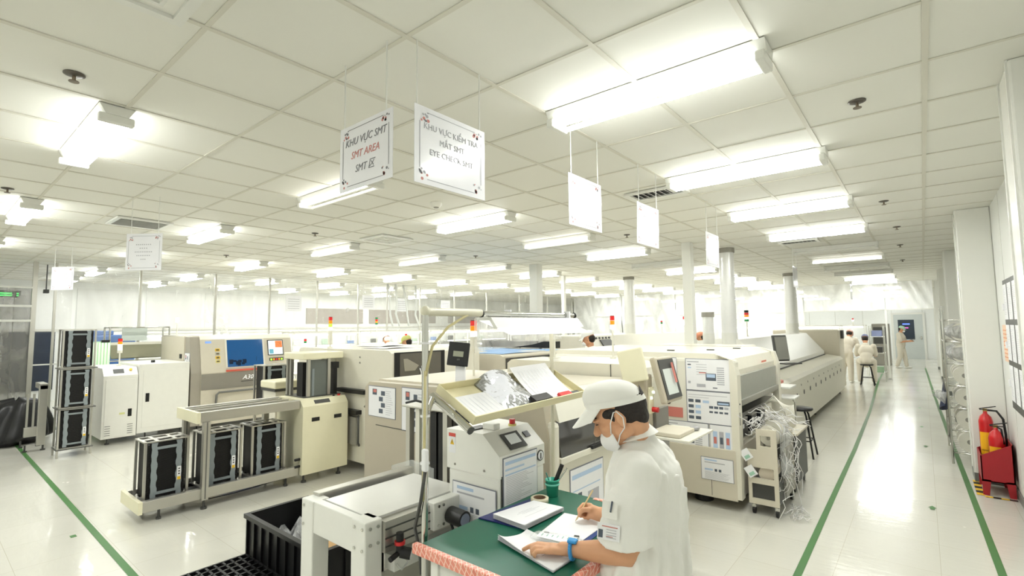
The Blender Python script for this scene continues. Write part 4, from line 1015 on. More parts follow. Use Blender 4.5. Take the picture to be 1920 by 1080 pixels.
# ---- long reflow oven
t = T('reflow_oven', 'long cream reflow oven with a row of round holes and a sloped shiny hood', 'machine', (-2.5, 12, 0))
MB().prism([(-3.4, .12), (-3.4, .9), (-1.98, .98), (-1.70, .93), (-1.65, .87), (-1.65, .12)], 'y', 8.0, 15.5).build('lower_body', CREAM, t)
MB().prism([(-3.3, 1.0), (-3.25, 1.5), (-2.6, 1.56), (-2.4, 1.54), (-2.02, 1.08), (-2.02, .99)], 'y', 8.9, 15.2).build('hood', WHITE, t)
MB().prism([(-3.0, 1.0), (-2.9, 1.42), (-2.5, 1.42), (-2.15, 1.05), (-2.15, 1.0)], 'y', 8.4, 8.9).build('hood_end', CREAM, t)
MB().box(-2.02, -2.0, 8.9, 15.2, .985, 1.0).build('hood_gap', DGREY, t)
mb = MB()
for k in range(10): mb.cyl((-1.652, 9.3 + k * .62, .62), (-1.645, 9.3 + k * .62, .62), .04, n=14)
for k in range(9): mb.cyl((-1.652, 9.7 + k * .62, .76), (-1.647, 9.7 + k * .62, .76), .018, n=10)
mb.build('round_hole', DGREY, t)
MB().prism([(-1.9, .96), (-1.68, .9), (-1.68, .94), (-1.9, 1.0)], 'y', 8.05, 8.5).build('pink_end_plate', mat('salmon sticker', (214, 128, 116), .4), t)
feet(t, (-3.2, -1.75), (8.2, 11.5, 15.3), .12)
t = T('oven_exit_box', 'tan box shaped cooling unit closing the far end of the oven', 'machine', (-2.4, 16.1, 0))
MB().box(-3.3, -1.72, 15.6, 16.6, .08, 1.62, .03).build('body', WARM, t)
MB().box(-1.75, -1.66, 15.9, 16.1, 1.38, 1.6).build('hanging_gadget', DGREY, t)
feet(t, (-3.1, -1.9), (15.7, 16.4), .08)
tower(-2.95, 11.6, 1.53, 2.09, 'signal tower with dark top, red and amber lamps on the long oven', ('k', 'r', 'a', 'w', 'g'), .045, .0)
tower(-3.05, 8.2, .9, 1.93, 'signal tower glowing white beside the square white column', ('r', 'w', 'w'), .026)
# ducts and columns
def duct(x, y, r, z0, z1, label):
    t = T('exhaust_duct', label, 'duct', (x, y, z0))
    prof = []; n = int((z1 - z0) / .035)
    for i in range(n * 2 + 1): prof.append((r + (.008 if i % 2 else 0), (z1 - z0) * i / (2 * n)))
    MB().lathe(prof, (x, y, z0), 22).build('corrugated_pipe', DUCTM, t)
    MB().cyl((x, y, z1 - .08), (x, y, z1), r + .02, n=22).build('ceiling_collar', GREY, t)
    MB().cyl((x, y, z0), (x, y, z0 + .25), r + .012, n=22).build('flange', STEELW, t)
duct(-2.56, 8.95, .115, 1.4, CEIL, 'wide corrugated silver exhaust duct beside the square white column')
duct(-2.75, 8.45, .08, 1.4, 2.0, 'short silver duct stub standing behind the wide duct')
duct(-2.62, 14.6, .14, 1.55, CEIL, 'silver exhaust duct rising from the far part of the long oven')
duct(-6.1, 12.4, .13, 1.58, CEIL, 'silver exhaust duct above the second line oven')
for x, y, r, l in ((-2.85, 7.9, .07, 'square white column beside the wide silver duct'), (-6.3, 8.45, .1, 'square white column behind the lamp bar'), (-7.2, 10.86, .045, 'slim white post next to the column behind the lamp bar'), (-7.2, 14.84, .06, 'slim white post beyond the second line oven duct')):
    o = MB().box(x - r, x + r, y - r, y + r, 0, CEIL, .004).build('support_post', PIL); tag(o, l, 'column')

# ================================================================== organic bodies
def organic(mb, name, mats, parent, voxel, sm=4, disp=0.0, fac=.5):
    o = mb.build(name + '_src', mats, parent)
    par = o.parent; o.parent = None
    md = o.modifiers.new('r', 'REMESH'); md.mode = 'VOXEL'; md.voxel_size = voxel; md.use_smooth_shade = True
    if sm:
        s = o.modifiers.new('s', 'SMOOTH'); s.iterations = sm; s.factor = fac
    if disp:
        tx = bpy.data.textures.new('folds', 'CLOUDS'); tx.noise_scale = .11; tx.noise_depth = 2
        d = o.modifiers.new('d', 'DISPLACE'); d.texture = tx; d.strength = disp; d.mid_level = .5; d.texture_coords = 'LOCAL'
    bpy.context.view_layer.update()
    me = bpy.data.meshes.new_from_object(o.evaluated_get(bpy.context.evaluated_depsgraph_get()))
    me.name = name; bpy.data.objects.remove(o)
    me.materials.clear()
    for m in (mats if isinstance(mats, (list, tuple)) else [mats]): me.materials.append(m)
    for p in me.polygons: p.use_smooth = True
    r = bpy.data.objects.new(name, me); COL.objects.link(r); r.parent = parent
    return r
def limb(mb, pts, rs, n=14):
    """chain of tapered segments with round joints"""
    for (a, b), (ra, rb) in zip(zip(pts, pts[1:]), zip(rs, rs[1:])):
        mb.cyl(a, b, ra, rb, n)
    for p, r in zip(pts, rs): mb.ell(p, (r, r, r), None, n, 8)
def loft(mb, rings, n=24):
    """rings: (cx,cy,cz,rx,ry[,rotz]) closed at both ends"""
    vs = []
    for r in rings:
        cx, cy, cz, rx, ry = r[:5]; q = r[5] if len(r) > 5 else 0
        for i in range(n):
            t = 2 * math.pi * i / n; a, b = rx * math.cos(t), ry * math.sin(t)
            vs.append((cx + a * math.cos(q) - b * math.sin(q), cy + a * math.sin(q) + b * math.cos(q), cz))
    m = len(rings)
    fs = [(j * n + i, j * n + (i + 1) % n, (j + 1) * n + (i + 1) % n, (j + 1) * n + i) for j in range(m - 1) for i in range(n)]
    fs += [tuple(range(n - 1, -1, -1)), tuple(range((m - 1) * n, m * n))]
    mb._add(vs, fs)
def frame(F, up=(0, 0, 1)):
    F = Vector(F).normalized(); L = Vector(up).cross(F).normalized(); U = F.cross(L)
    return F, L, U, Matrix((F, L, U)).transposed()

def head(mb, c, F, s=1.0):
    """skull, face, ears, neck stub into mb; returns frame"""
    F, L, U, M = frame(F); c = Vector(c)
    P = lambda f, l, u: c + (F * f + L * l + U * u) * s
    mb.ell(P(-.012, 0, .025), (.098 * s, .076 * s, .098 * s), M, 24, 16)          # cranium
    mb.ell(P(.028, 0, -.03), (.062 * s, .060 * s, .080 * s), M, 20, 14)           # face
    mb.ell(P(.045, 0, -.082), (.032 * s, .036 * s, .024 * s), M)                   # chin
    for k in (-1, 1):
        mb.ell(P(.055, .033 * k, -.025), (.026 * s, .026 * s, .024 * s), M, 12, 8)  # cheek
        mb.ell(P(.0, .055 * k, -.058), (.036 * s, .016 * s, .028 * s), M, 12, 8)  # jaw
        mb.ell(P(-.012, .077 * k, -.012), (.018 * s, .007 * s, .031 * s), M @ Matrix.Rotation(R(12 * k), 3, 'Z'), 14, 8)  # ear
        mb.ell(P(-.006, .079 * k, -.034), (.009 * s, .006 * s, .01 * s), M, 10, 6)
        mb.ell(P(.077, .03 * k, .018), (.018 * s, .024 * s, .008 * s), M, 10, 6)   # brow
    mb.cyl(P(.08, 0, .012), P(.109, 0, -.03), .008 * s, .013 * s, 10)              # nose
    mb.ell(P(.106, 0, -.032), (.013 * s, .015 * s, .010 * s), M, 12, 8)
    mb.ell(P(.088, 0, -.058), (.012 * s, .022 * s, .007 * s), M, 12, 8)            # lips
    mb.ell(P(.084, 0, -.068), (.012 * s, .019 * s, .007 * s), M, 12, 8)
    return F, L, U, M, P
def cap_mesh(parent, P0, M, s, material, brim=.075, tilt=0.0, droop=.22):
    mb = MB(); U = M.col[2]
    P = lambda f, l, u: P0(f, l, u + tilt * min(f, .1))
    # crown: half ellipsoid shell with puffed top
    def crown(a, b):
        q = a * 2 * math.pi; t = b * math.pi / 2
        r = math.cos(t) ** .82; fx = .107 * r * math.cos(q) * (1 + .03 * math.sin(t * 2)); ly = .086 * r * math.sin(q) * (1 + .04 * math.sin(6 * q) * math.sin(2 * t) * .4)
        return P(-.014 + fx, ly, .044 + .092 * math.sin(t) ** .85)
    mb.grid(crown, 40, 12)
    mb.grid(lambda a, b: P(-.014 + (.107 + .002) * math.cos(a * 2 * math.pi), (.086 + .002) * math.sin(a * 2 * math.pi), .040 + .022 * b), 40, 1)
    def brimf(a, b):
        q = R(-62 + 124 * a)
        e = brim * b * (math.cos(q) ** .6 if math.cos(q) > 0 else 0)
        return P(-.014 + .107 * math.cos(q) + e * 1.0, .086 * math.sin(q) + .0 * e, .042 - .006 * b - droop * e - .022 * b * math.sin(q) ** 2)
    mb.grid(brimf, 20, 6); mb.grid(lambda a, b: brimf(a, b) - U * .003, 20, 6)
    mb.grid(lambda a, b: brimf(a, 1) - U * .003 * b, 20, 1)
    return mb.build('cap', material, parent)

# ---- main worker at the green table
ROOT = (-.84, 1.79, 0)
t = T('person', 'person in white short-sleeved shirt, white cap and mask, writing at the green table', 'person', ROOT)
hc = (-.905, 1.716, 1.468); HF = (-.82, -.36, -.50)
body = MB()
F, L, U, M, P = head(body, hc, HF, 1.0)
limb(body, [P(-.035, 0, -.05), (-.86, 1.775, 1.375), (-.85, 1.79, 1.28)], [.056, .056, .07])
loft(body, [(-.86, 1.79, .86, .11, .15), (-.85, 1.79, 1.0, .10, .135), (-.84, 1.795, 1.18, .11, .155), (-.845, 1.795, 1.28, .09, .16), (-.85, 1.79, 1.34, .06, .09)])
LS, LE, LW = Vector((-.80, 1.64, 1.275)), Vector((-.828, 1.625, 1.012)), Vector((-1.03, 1.572, .992))
limb(body, [LS, (-.815, 1.63, 1.14), LE], [.052, .046, .041]); limb(body, [LE, (-.90, 1.607, 1.006), (-.97, 1.588, .998), LW], [.041, .042, .034, .026])
RS, RE, RW = Vector((-.87, 1.94, 1.275)), Vector((-.90, 2.02, 1.02)), Vector((-1.10, 1.935, .998))
limb(body, [RS, (-.88, 1.99, 1.14), RE], [.052, .046, .041]); limb(body, [RE, (-.97, 1.99, 1.01), (-1.04, 1.96, 1.004), RW], [.041, .042, .033, .026])
for sy in (-1, 1):
    limb(body, [(-.85, 1.79 + sy * .09, .88), (-.83, 1.79 + sy * .10, .48), (-.81, 1.79 + sy * .11, .09)], [.085, .058, .042])
# left hand: palm down on the papers
def finger(mb, pts, r0, r1):
    n = len(pts); limb(mb, pts, [r0 + (r1 - r0) * i / (n - 1) for i in range(n)], 10)
body.cbox((-1.075, 1.552, .988), (.075, .062, .026), Matrix.Rotation(R(28), 3, 'Z'), .011)
limb(body, [LW, (-1.06, 1.56, .99)], [.026, .024])
body.cbox((-1.105, 1.540, .986), (.04, .072, .022), Matrix.Rotation(R(28), 3, 'Z'), .01)
finger(body, [(-1.118, 1.558, .987), (-1.152, 1.535, .992), (-1.178, 1.515, .982), (-1.195, 1.502, .971)], .0105, .0078)   # index
finger(body, [(-1.122, 1.541, .988), (-1.150, 1.524, .992), (-1.163, 1.512, .980), (-1.160, 1.508, .971)], .0105, .008)    # middle
finger(body, [(-1.120, 1.524, .986), (-1.143, 1.508, .989), (-1.153, 1.498, .978), (-1.149, 1.495, .970)], .010, .0077)    # ring
finger(body, [(-1.112, 1.508, .983), (-1.128, 1.495, .984), (-1.135, 1.487, .975), (-1.131, 1.485, .969)], .0088, .0068)   # little
finger(body, [(-1.062, 1.578, .985), (-1.092, 1.588, .981), (-1.118, 1.586, .975), (-1.136, 1.578, .971)], .0125, .0085)   # thumb
# right hand holding the pencil
PT, PE = Vector((-1.200, 1.868, .9625)), Vector((-1.150, 1.935, 1.085))
PD = (PE - PT).normalized(); pp = lambda k: PT + PD * k
body.cbox((-1.135, 1.925, .995), (.072, .034, .06), Matrix.Rotation(R(14), 3, 'Z') @ Matrix.Rotation(R(10), 3, 'Y'), .014)
limb(body, [RW, (-1.12, 1.93, .997)], [.026, .024])
finger(body, [(-1.158, 1.925, 1.022), (-1.186, 1.915, 1.022), (-1.200, 1.897, 1.003), pp(.035) + Vector((-.004, .004, .004))], .0108, .0078)  # index
finger(body, [(-1.150, 1.902, 1.012), (-1.172, 1.885, 1.012), (-1.185, 1.882, .995), pp(.032) + Vector((.006, -.009, 0))], .0118, .0085)      # thumb
finger(body, [(-1.160, 1.935, 1.006), (-1.188, 1.925, 1.0), (-1.196, 1.907, .985), (-1.188, 1.892, .979)], .0105, .008)
finger(body, [(-1.158, 1.940, .990), (-1.184, 1.934, .983), (-1.188, 1.918, .973), (-1.176, 1.905, .971)], .0098, .0076)
finger(body, [(-1.150, 1.942, .977), (-1.172, 1.940, .972), (-1.176, 1.926, .968), (-1.164, 1.915, .967)], .0088, .0068)
organic(body, 'body', SKIN, t, .0042, 3)
# face marks, hair
mb = MB()
for k in (-1, 1):
    mb.tube([P(.083, .018 * k, .026), P(.082, .032 * k, .030), P(.072, .046 * k, .026)], [.0022, .0034, .002], 6)
    mb.tube([P(.088, .019 * k, .004), P(.087, .030 * k, .002), P(.078, .043 * k, .003)], .0018, 6)
mb.build('eyebrow', HAIR, t)
hb = MB()
hb.ell(P(-.036, 0, .016), (.086, .080, .084), M, 28, 18)
hb.ell(P(-.066, 0, -.030), (.040, .056, .050), M, 20, 12)
for k in (-1, 1):
    hb.ell(P(.008, .062 * k, .022), (.040, .016, .022), M, 12, 8); hb.ell(P(.016, .069 * k, .006), (.009, .006, .020), M, 10, 6)
hb.ell(P(.066, 0, .045), (.03, .055, .022), M, 14, 8)
organic(hb, 'hair', HAIR, t, .005, 2)
cap_mesh(t, P, M, 1.02, CLOTH, brim=.085, tilt=.30, droop=.38)
mb = MB()
mb.grid(lambda a, b: P(-.014 - .1095 * math.cos(R(-24 + 48 * a)), -.0885 * math.sin(R(-24 + 48 * a)), .022 + .036 * b * math.sin(math.pi * a) ** .6), 12, 4)
mb.build('cap_opening', HAIR, t)
# folded mask: keel shape
mb = MB()
def mk(a, b):
    y = -.050 + .100 * a; c = 1 - abs(2 * a - 1); z = .0 + -.082 * b
    x = .046 + .052 * c ** .75 * (.75 + .5 * math.sin(math.pi * min(1, b * .95 + .05))) * (1 if b < .75 else 1 - (b - .75) * .9)
    zz = z * (.72 + .28 * c) - .040 + .012 * c * (1 - b)
    return P(min(x, .124), y * 1.12, zz)
mb.grid(mk, 20, 12); mb.grid(lambda a, b: mk(a, b) - F * .002, 20, 12)
mk_o = mb.build('face_mask', MASKM, t)
for k in (-1, 1):
    MB().tube([P(.05, .058 * k, -.092), P(.02, .07 * k, -.06), P(-.008, .082 * k, -.045), P(-.022, .083 * k, -.01), P(-.012, .084 * k, .018), P(.0, .083 * k, .02), P(.03, .075 * k, -.01), P(.05, .058 * k, -.045)], .0022, 6).build('ear_loop', MASKM, mk_o)
# shirt
sb = MB()
loft(sb, [(-.865, 1.785, .80, .155, .20), (-.86, 1.79, .95, .15, .19), (-.845, 1.797, 1.08, .14, .186), (-.84, 1.80, 1.18, .135, .186), (-.845, 1.795, 1.27, .115, .185), (-.85, 1.792, 1.325, .09, .13), (-.857, 1.785, 1.375, .067, .075), (-.862, 1.78, 1.40, .062, .066)])
limb(sb, [LS + Vector((.0, .01, .005)), LS + Vector((-.012, -.006, -.08))], [.078, .085], 20)
loft(sb, [(-.815, 1.628, 1.23, .080, .082), (-.824, 1.618, 1.14, .086, .086), (-.834, 1.608, 1.055, .099, .094)])
limb(sb, [RS + Vector((.0, -.01, .005)), RS + Vector((-.01, .03, -.08))], [.078, .085], 20)
loft(sb, [(-.87, 1.95, 1.23, .080, .082), (-.885, 1.97, 1.14, .086, .086), (-.895, 1.985, 1.06, .092, .092)])
for (xa_, ya_), (xb_, yb_), za, zb_ in (((-.765, 1.665), (-.742, 1.660), 1.24, .84), ((-.735, 1.715), (-.722, 1.700), 1.27, .84), ((-.715, 1.775), (-.706, 1.760), 1.26, .84), ((-.712, 1.85), (-.706, 1.82), 1.2, .84), ((-.80, 1.612), (-.795, 1.618), 1.04, .84), ((-.86, 1.600), (-.87, 1.597), .99, .84)):
    limb(sb, [(xa_ + .006, ya_ + .008, za), ((xa_ + xb_) / 2 + .003, (ya_ + yb_) / 2 - .004, (za + zb_) / 2), (xb_, yb_, zb_)], [.008, .016, .018], 10)
for q in range(10):
    a0 = R(150 + 24 * q); limb(sb, [LS + Vector((.080 * math.cos(a0), .012 + .030 * math.cos(a0 * 1.0) , .062 * math.sin(a0) - .02)), LS + Vector((.080 * math.cos(a0 + R(24)), .012 + .030 * math.cos(a0 + R(24)), .062 * math.sin(a0 + R(24)) - .02))], [.006, .006], 8) if False else None
sh = organic(sb, 'shirt', CLOTH, t, .0075, 5, .034)
mb = MB()
CF, CL, CU, CM = frame((-.85, -.15, -.25))
def col(a, b):
    q = a * 2 * math.pi; r = .062 + .012 * (1 - b)
    return Vector((-.866, 1.775, 1.392)) + CM @ Vector((r * math.cos(q), r * 1.02 * math.sin(q), .034 * b - .012))
mb.grid(col, 30, 3); mb.grid(lambda a, b: col(a, b) + CM @ Vector((.012 * (1 - b) * math.cos(a * 6.283), .012 * (1 - b) * math.sin(a * 6.283), -.002 + .0 * b)), 30, 3)
mb.build('collar', CLOTH, sh)
# badge and sleeve pocket on the left sleeve
bc = Vector((-.842, 1.512, 1.118)); bu = Vector((.93, .30, -.06)).normalized(); bv = Vector((.05, .06, 1)).normalized(); bn = bu.cross(bv)
mb = MB(); W_, H_ = .074, .052
def bq(a, b, c, d, e): return [bc + bu * x * W_ + bv * y * H_ + bn * e for x, y in ((a, b), (c, b), (c, d), (a, d))]
q0, q1 = bq(-.5, -.5, .5, .5, 0), bq(-.5, -.5, .5, .5, .003)
mb._add(q0 + q1, [(4, 5, 6, 7), (3, 2, 1, 0), (0, 1, 5, 4), (1, 2, 6, 5), (2, 3, 7, 6), (3, 0, 4, 7)])
mb.mat(1).quad(*bq(-.45, -.4, -.25, .1, .0036))
mb.mat(2)
for k in range(4): mb.quad(*bq(-.1, -.35 + k * .16, .35, -.31 + k * .16, .0036))
mb.mat(3).quad(*bq(-.3, .3, .4, .36, .0036)).quad(*bq(-.1, -.28, .2, -.24, .004))
mb.build('id_badge', [PAPER, PDARK, PGREY, PRED], t)
mb = MB(); bc2 = bc + Vector((.006, .0, .072)); W_, H_ = .05, .055
_o = bc; bc = bc2
mb.quad(*bq(-.5, -.5, .5, .5, .002)); mb.mat(1).tube([bc + bv * .03 + bn * .006 + bu * .008, bc - bv * .005 + bn * .006 + bu * .004], .003, 6)
mb.build('sleeve_pocket', [CLOTH, PDARK], t); bc = _o
# trousers and shoes
tb = MB()
loft(tb, [(-.86, 1.79, .60, .11, .17), (-.86, 1.79, .80, .125, .175), (-.86, 1.79, .96, .125, .172)])
for sy in (-1, 1): limb(tb, [(-.86, 1.79 + sy * .09, .80), (-.84, 1.79 + sy * .10, .46), (-.82, 1.79 + sy * .11, .10)], [.102, .082, .07])
organic(tb, 'trousers', DCLOTH, t, .011, 4)
for sy in (-1, 1):
    mb = MB().ell((-.86, 1.79 + sy * .11, .045), (.14, .05, .045), None, 18, 10); mb.build('shoe', WHITE, t)
# watch
mb = MB()
WD = (LW - LE).normalized(); wx = WD.orthogonal().normalized(); wy = WD.cross(wx)
c0 = LW + WD * -.005
mb.tube([c0 + (wx * math.cos(a) + wy * math.sin(a)) * .031 for a in [k * math.pi / 12 for k in range(25)]], .006, 8)
for a in range(24):
    q = a * math.pi / 12; mb.cbox(c0 + (wx * math.cos(q) + wy * math.sin(q)) * .031, (.010, .010, .010))
wt = mb.build('wristwatch', WATCH, t)
MB().cbox(c0 + Vector((.006, -.008, .034)), (.034, .03, .012), Matrix.Rotation(R(15), 3, 'Z'), .004).build('watch_face', WATCH, wt)
tag(MB().cyl(PT, PT + PD * .012, .0006, .0035, 8).cyl(PT + PD * .012, PE, .0035, .0035, 8).build('pencil', mat('pale wood', (222, 200, 150), .5)), 'pale wooden pencil held in the right hand of the writing person', 'pencil')

# ================================================================== green table with its frame
ZT = .95
t = T('work_table', 'green topped work table with pink mesh edge tape', 'table', (-1.28, 1.77, 0))
MB().box(-1.575, -.965, 1.33, 2.20, ZT - .03, ZT).build('tabletop', GREEN, t)
PK = bpy.data.materials.new('pink mesh tape'); PK.use_nodes = True; nt = PK.node_tree; b = nt.nodes['Principled BSDF']
tc = nt.nodes.new('ShaderNodeTexCoord'); mp = nt.nodes.new('ShaderNodeMapping'); mp.inputs['Rotation'].default_value = (R(42), R(25), R(45)); mp.inputs['Scale'].default_value = (58, 58, 58)
ck = nt.nodes.new('ShaderNodeTexBrick'); ck.offset = 0; ck.inputs['Scale'].default_value = 1; ck.inputs['Brick Width'].default_value = 1; ck.inputs['Row Height'].default_value = 1; ck.inputs['Mortar Size'].default_value = .09
ck.inputs['Color1'].default_value = lin((232, 148, 128)); ck.inputs['Color2'].default_value = lin((222, 130, 112)); ck.inputs['Mortar'].default_value = lin((244, 206, 190))
nt.links.new(tc.outputs['Object'], mp.inputs['Vector']); nt.links.new(mp.outputs['Vector'], ck.inputs['Vector']); nt.links.new(ck.outputs['Color'], b.inputs['Base Color']); b.inputs['Roughness'].default_value = .35
e = .028
for a in ((-1.60, -.945, 1.305, 1.305 + e), (-1.30, -.945, 2.18, 2.18 + e), (-.945 - e, -.945, 1.305 + e, 2.18)):
    MB().box(a[0], a[1], a[2], a[3], ZT - .035, ZT + .003, .004).build('edge_trim', PK, t)
for x, y in ((-1.53, 1.38), (-1.02, 1.38), (-1.53, 2.14), (-1.02, 2.14)): MB().box(x - .02, x + .02, y - .02, y + .02, 0, ZT - .03).build('leg', STEELW, t)
for y in (1.37, 2.13): MB().box(-1.53, -1.02, y, y + .02, .82, .91).build('apron', STEELW, t)
tag(MB().box(-1.50, -1.2, 1.45, 2.1, .02, .7, .01).build('side_cabinet', WHITE), 'plain white cabinet standing under the green table', 'cabinet')

# tube frame with bar
TU = .014
t = T('lamp_frame', 'steel tube frame with long top bar beside the green table', 'frame', (-1.61, 1.38, 0))
MB().cyl((-1.61, 1.38, 0), (-1.61, 1.38, 1.87), TU, n=16).build('post', CHROME, t)
MB().cyl((-1.655, 2.36, 0), (-1.655, 2.36, 1.87), TU * .8, n=14).build('post', mat('cream tube', (220, 216, 196), .35), t)
MB().cyl((-1.61, 1.37, 1.865), (-1.61, 1.72, 1.865), TU * 1.25, n=16).build('top_bar', mat('cream tube', (220, 216, 196), .35), t)
MB().cyl((-1.61, 1.60, 1.862), (-1.655, 2.6, 1.862), TU, n=16).build('top_bar', CHROME, t)
for p in ((-1.61, 1.72, 1.862), (-1.655, 2.6, 1.862)): MB().cyl(p, (p[0] + .001, p[1] + .008, p[2]), TU * 1.3, n=16).build('end_plug', BLACK, t)
MB().ell((-1.61, 1.38, 1.868), (.022, .022, .022)).build('corner_joint', mat('cream tube', (220, 216, 196), .35), t)
MB().tube([(-1.59, 1.365, 1.60), (-1.60, 1.41, 1.72), (-1.60, 1.50, 1.80), (-1.60, 1.60, 1.845), (-1.605, 1.64, 1.86)], .006).tube([(-1.592, 1.365, 1.62), (-1.592, 1.36, 1.3), (-1.60, 1.36, 1.1)], .006).build('cable', mat('cable tan', (196, 186, 140), .5), t)
for z in (1.73, 1.43, 1.24): MB().cyl((-1.61, 1.38, z), (-1.61, 1.38, z + .008), TU + .006).build('cable_tie', PAPER, t)
MB().box(-1.595, -1.565, 1.345, 1.365, 1.22, 1.31, .008).build('switch_box', PAPER, t)
MB().tube([(-1.58, 1.355, 1.22), (-1.60, 1.35, 1.1), (-1.66, 1.37, .98), (-1.64, 1.38, .88), (-1.63, 1.38, .8)], .007).build('black_cable', DGREY, t)
# tray on tilted tube
t = T('document_tray', 'tilted cream document tray held on a steel tube above the loader', 'tray', (-1.58, 1.95, 1.4))
TA = Vector((-1.69, 1.52, 1.515)); TB = Vector((-1.47, 1.52, 1.40)); TC = Vector((-1.47, 2.38, 1.415)); TD = Vector((-1.69, 2.38, 1.53))
tu = (TB - TA).normalized(); tv = (TC - TB).normalized(); tn = tu.cross(tv).normalized(); tw = (TB - TA).length; tl = (TC - TB).length
TP = lambda a, b, c: TA + tu * (a * tw) + tv * (b * tl) + tn * c
def slabp(mb, a0, a1, b0, b1, c0, c1):
    vs = [TP(a, b, c) for c in (c0, c1) for b in (b0, b1) for a in (a0, a1)]
    mb._add(vs, [(0, 2, 3, 1), (4, 5, 7, 6), (0, 1, 5, 4), (2, 6, 7, 3), (0, 4, 6, 2), (1, 3, 7, 5)])
    return mb
CT = mat('cream tray enamel', (224, 216, 178), .4)
slabp(MB(), 0, 1, 0, 1, -.006, 0).build('base', CT, t)
for a in ((-.02, 0, -.005, 1.005), (1, 1.02, -.005, 1.005), (0, 1, -.005, 0), (0, 1, 1, 1.005)): slabp(MB(), a[0], a[1], a[2], a[3], -.006, .034).build('rim', CT, t)
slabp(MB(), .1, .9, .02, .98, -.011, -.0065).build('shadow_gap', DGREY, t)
MB().cyl((-1.62, 1.40, 1.445), (-1.70, 1.505, 1.49), .012).cyl((-1.71, 1.505, 1.495), (-1.47, 1.505, 1.372), .017, n=16).build('support_tube', CHROME, t)
MB().cyl((-1.472, 1.505, 1.373), (-1.466, 1.505, 1.370), .0175, n=16).build('end_plug', DGREY, t)
def tray_sheet(name, a0, a1, b0, b1, bulge, label, m=PAPER, cat='paper', rot=0):
    def f(a, b):
        aa, bb = a0 + (a1 - a0) * a, b0 + (b1 - b0) * b
        return TP(aa + rot * b, bb + rot * .3 * a, .004 + bulge(a, b))
    mb = MB().grid(f, 16, 16)
    if m is PAPER:
        mb.mat(1)
        for k in range(9):
            b_ = .12 + k * .09
            mb._add([f(.12, b_) + tn * .001, f(.8, b_) + tn * .001, f(.8, b_ + .012) + tn * .001, f(.12, b_ + .012) + tn * .001], [(0, 1, 2, 3)])
    return tag(mb.build(name, [m, mat('print faint', (222, 224, 230), .6)]), label, cat)
tray_sheet('paper_sheet', .28, 1.0, .02, .38, lambda a, b: .006 * b, 'white sheet lying at the pole end of the tilted tray', rot=.02)
tray_sheet('paper_sheet', -.05, .9, .56, .93, lambda a, b: .05 * (1 - a) ** 2 + .01, 'white sheets with one curled edge at the far end of the tray')
tag(MB().grid(lambda a, b: TP(-.05 + .98 * a, .27 + .33 * b, .006 + .06 * math.sin(math.pi * b) * (1 - a) ** .7 + .007 * math.sin(9 * a + 5 * b) * math.sin(7 * b)), 26, 22).build('foil_bag', SILV), 'crumpled silver antistatic bag in the middle of the tray', 'foil bag')
o = slabp(MB(), .8, .98, .50, .66, .004, .035); tag(o.build('black_case', mat('dark case', (52, 50, 50), .5)), 'small dark case at the low edge of the tray', 'case')
t2 = T('box_cutter', 'red and dark box cutter lying at the low edge of the tray', 'cutter', TP(.9, .84, .02)[:])
o = slabp(MB(), .86, .97, .76, .88, .006, .028).build('red_body', RED, t2)
o = slabp(MB(), .87, .94, .85, .98, .008, .02).build('dark_blade', DGREY, t2)

# lamp with white reflector under the bar
t = T('task_lamp', 'white reflector lamp hanging under the steel bar', 'lamp', (-1.65, 2.15, 1.8))
MB().prism([(-1.70, 1.845), (-1.60, 1.845), (-1.56, 1.795), (-1.58, 1.79), (-1.61, 1.83), (-1.69, 1.83)], 'y', 1.78, 2.56).build('reflector', STEELW, t)
mb = MB()
def lampf(a, b): return (-1.70 + .20 * b, 1.80 + .74 * a + .02 * (b - .5), 1.835 - .075 * b)
mb.grid(lampf, 2, 2); mb.build('white_panel', mat('glowing white shade', (250, 250, 246), .5, emit=.9), t)
mb = MB().grid(lambda a, b: (-1.72 - .03 * math.sin(9 * a), 1.79 + .79 * a, 1.84 - .17 * b * (1 - .3 * a)), 18, 8)
mb.build('film_cover', film('white film cover', .4, (238, 238, 234), .3, 6, .4), t)
for y in (1.95, 2.5): MB().box(-1.66, -1.62, y, y + .012, 1.84, 1.885).build('strap', PAPER, t)
MB().cyl((-1.80, 2.56, 1.49), (-1.80, 2.56, 1.8), .006).build('thin_rod', CLEAR, t)
# counter display
t = T('counter_display', 'small black counter display on a bracket behind the lamp pole', 'display', (-2.45, 2.7, 1.36))
Mc = Matrix.Rotation(R(38), 3, 'Z') @ Matrix.Rotation(R(-8), 3, 'X')
cc = Vector((-2.46, 2.52, 1.615)); cc = Vector((-2.66, 2.60, 1.60))
MB().cbox(cc, (.155, .03, .175), Mc @ Matrix.Rotation(R(6), 3, 'Y'), .006).build('housing', BLACK, t)
MB().cbox(cc + Mc @ Vector((0, -.017, .0)), (.075, .003, .04), Mc @ Matrix.Rotation(R(6), 3, 'Y')).build('lcd', mat('lcd grey', (146, 148, 130), .3), t)
MB().cbox(cc + Mc @ Vector((-.0, -.017, -.04)), (.02, .004, .012), Mc).build('knob', DGREY, t)
MB().cbox(cc + Vector((0, .02, -.14)), (.07, .05, .14), Mc).build('bracket', PAPER, t)
MB().box(-2.73, -2.58, 2.57, 2.70, 1.362, 1.375).build('base', BLACK, t)
tag(MB().grid(lambda a, b: (-2.6 + .3 * a, 2.75 + .25 * b, 1.376 + .02 * math.sin(12 * a) * math.sin(9 * b) + .02), 10, 10).build('crumpled_film', mat('pale blue film', (205, 220, 238), .4)), 'crumpled pale blue film on top of the screen printer', 'film')

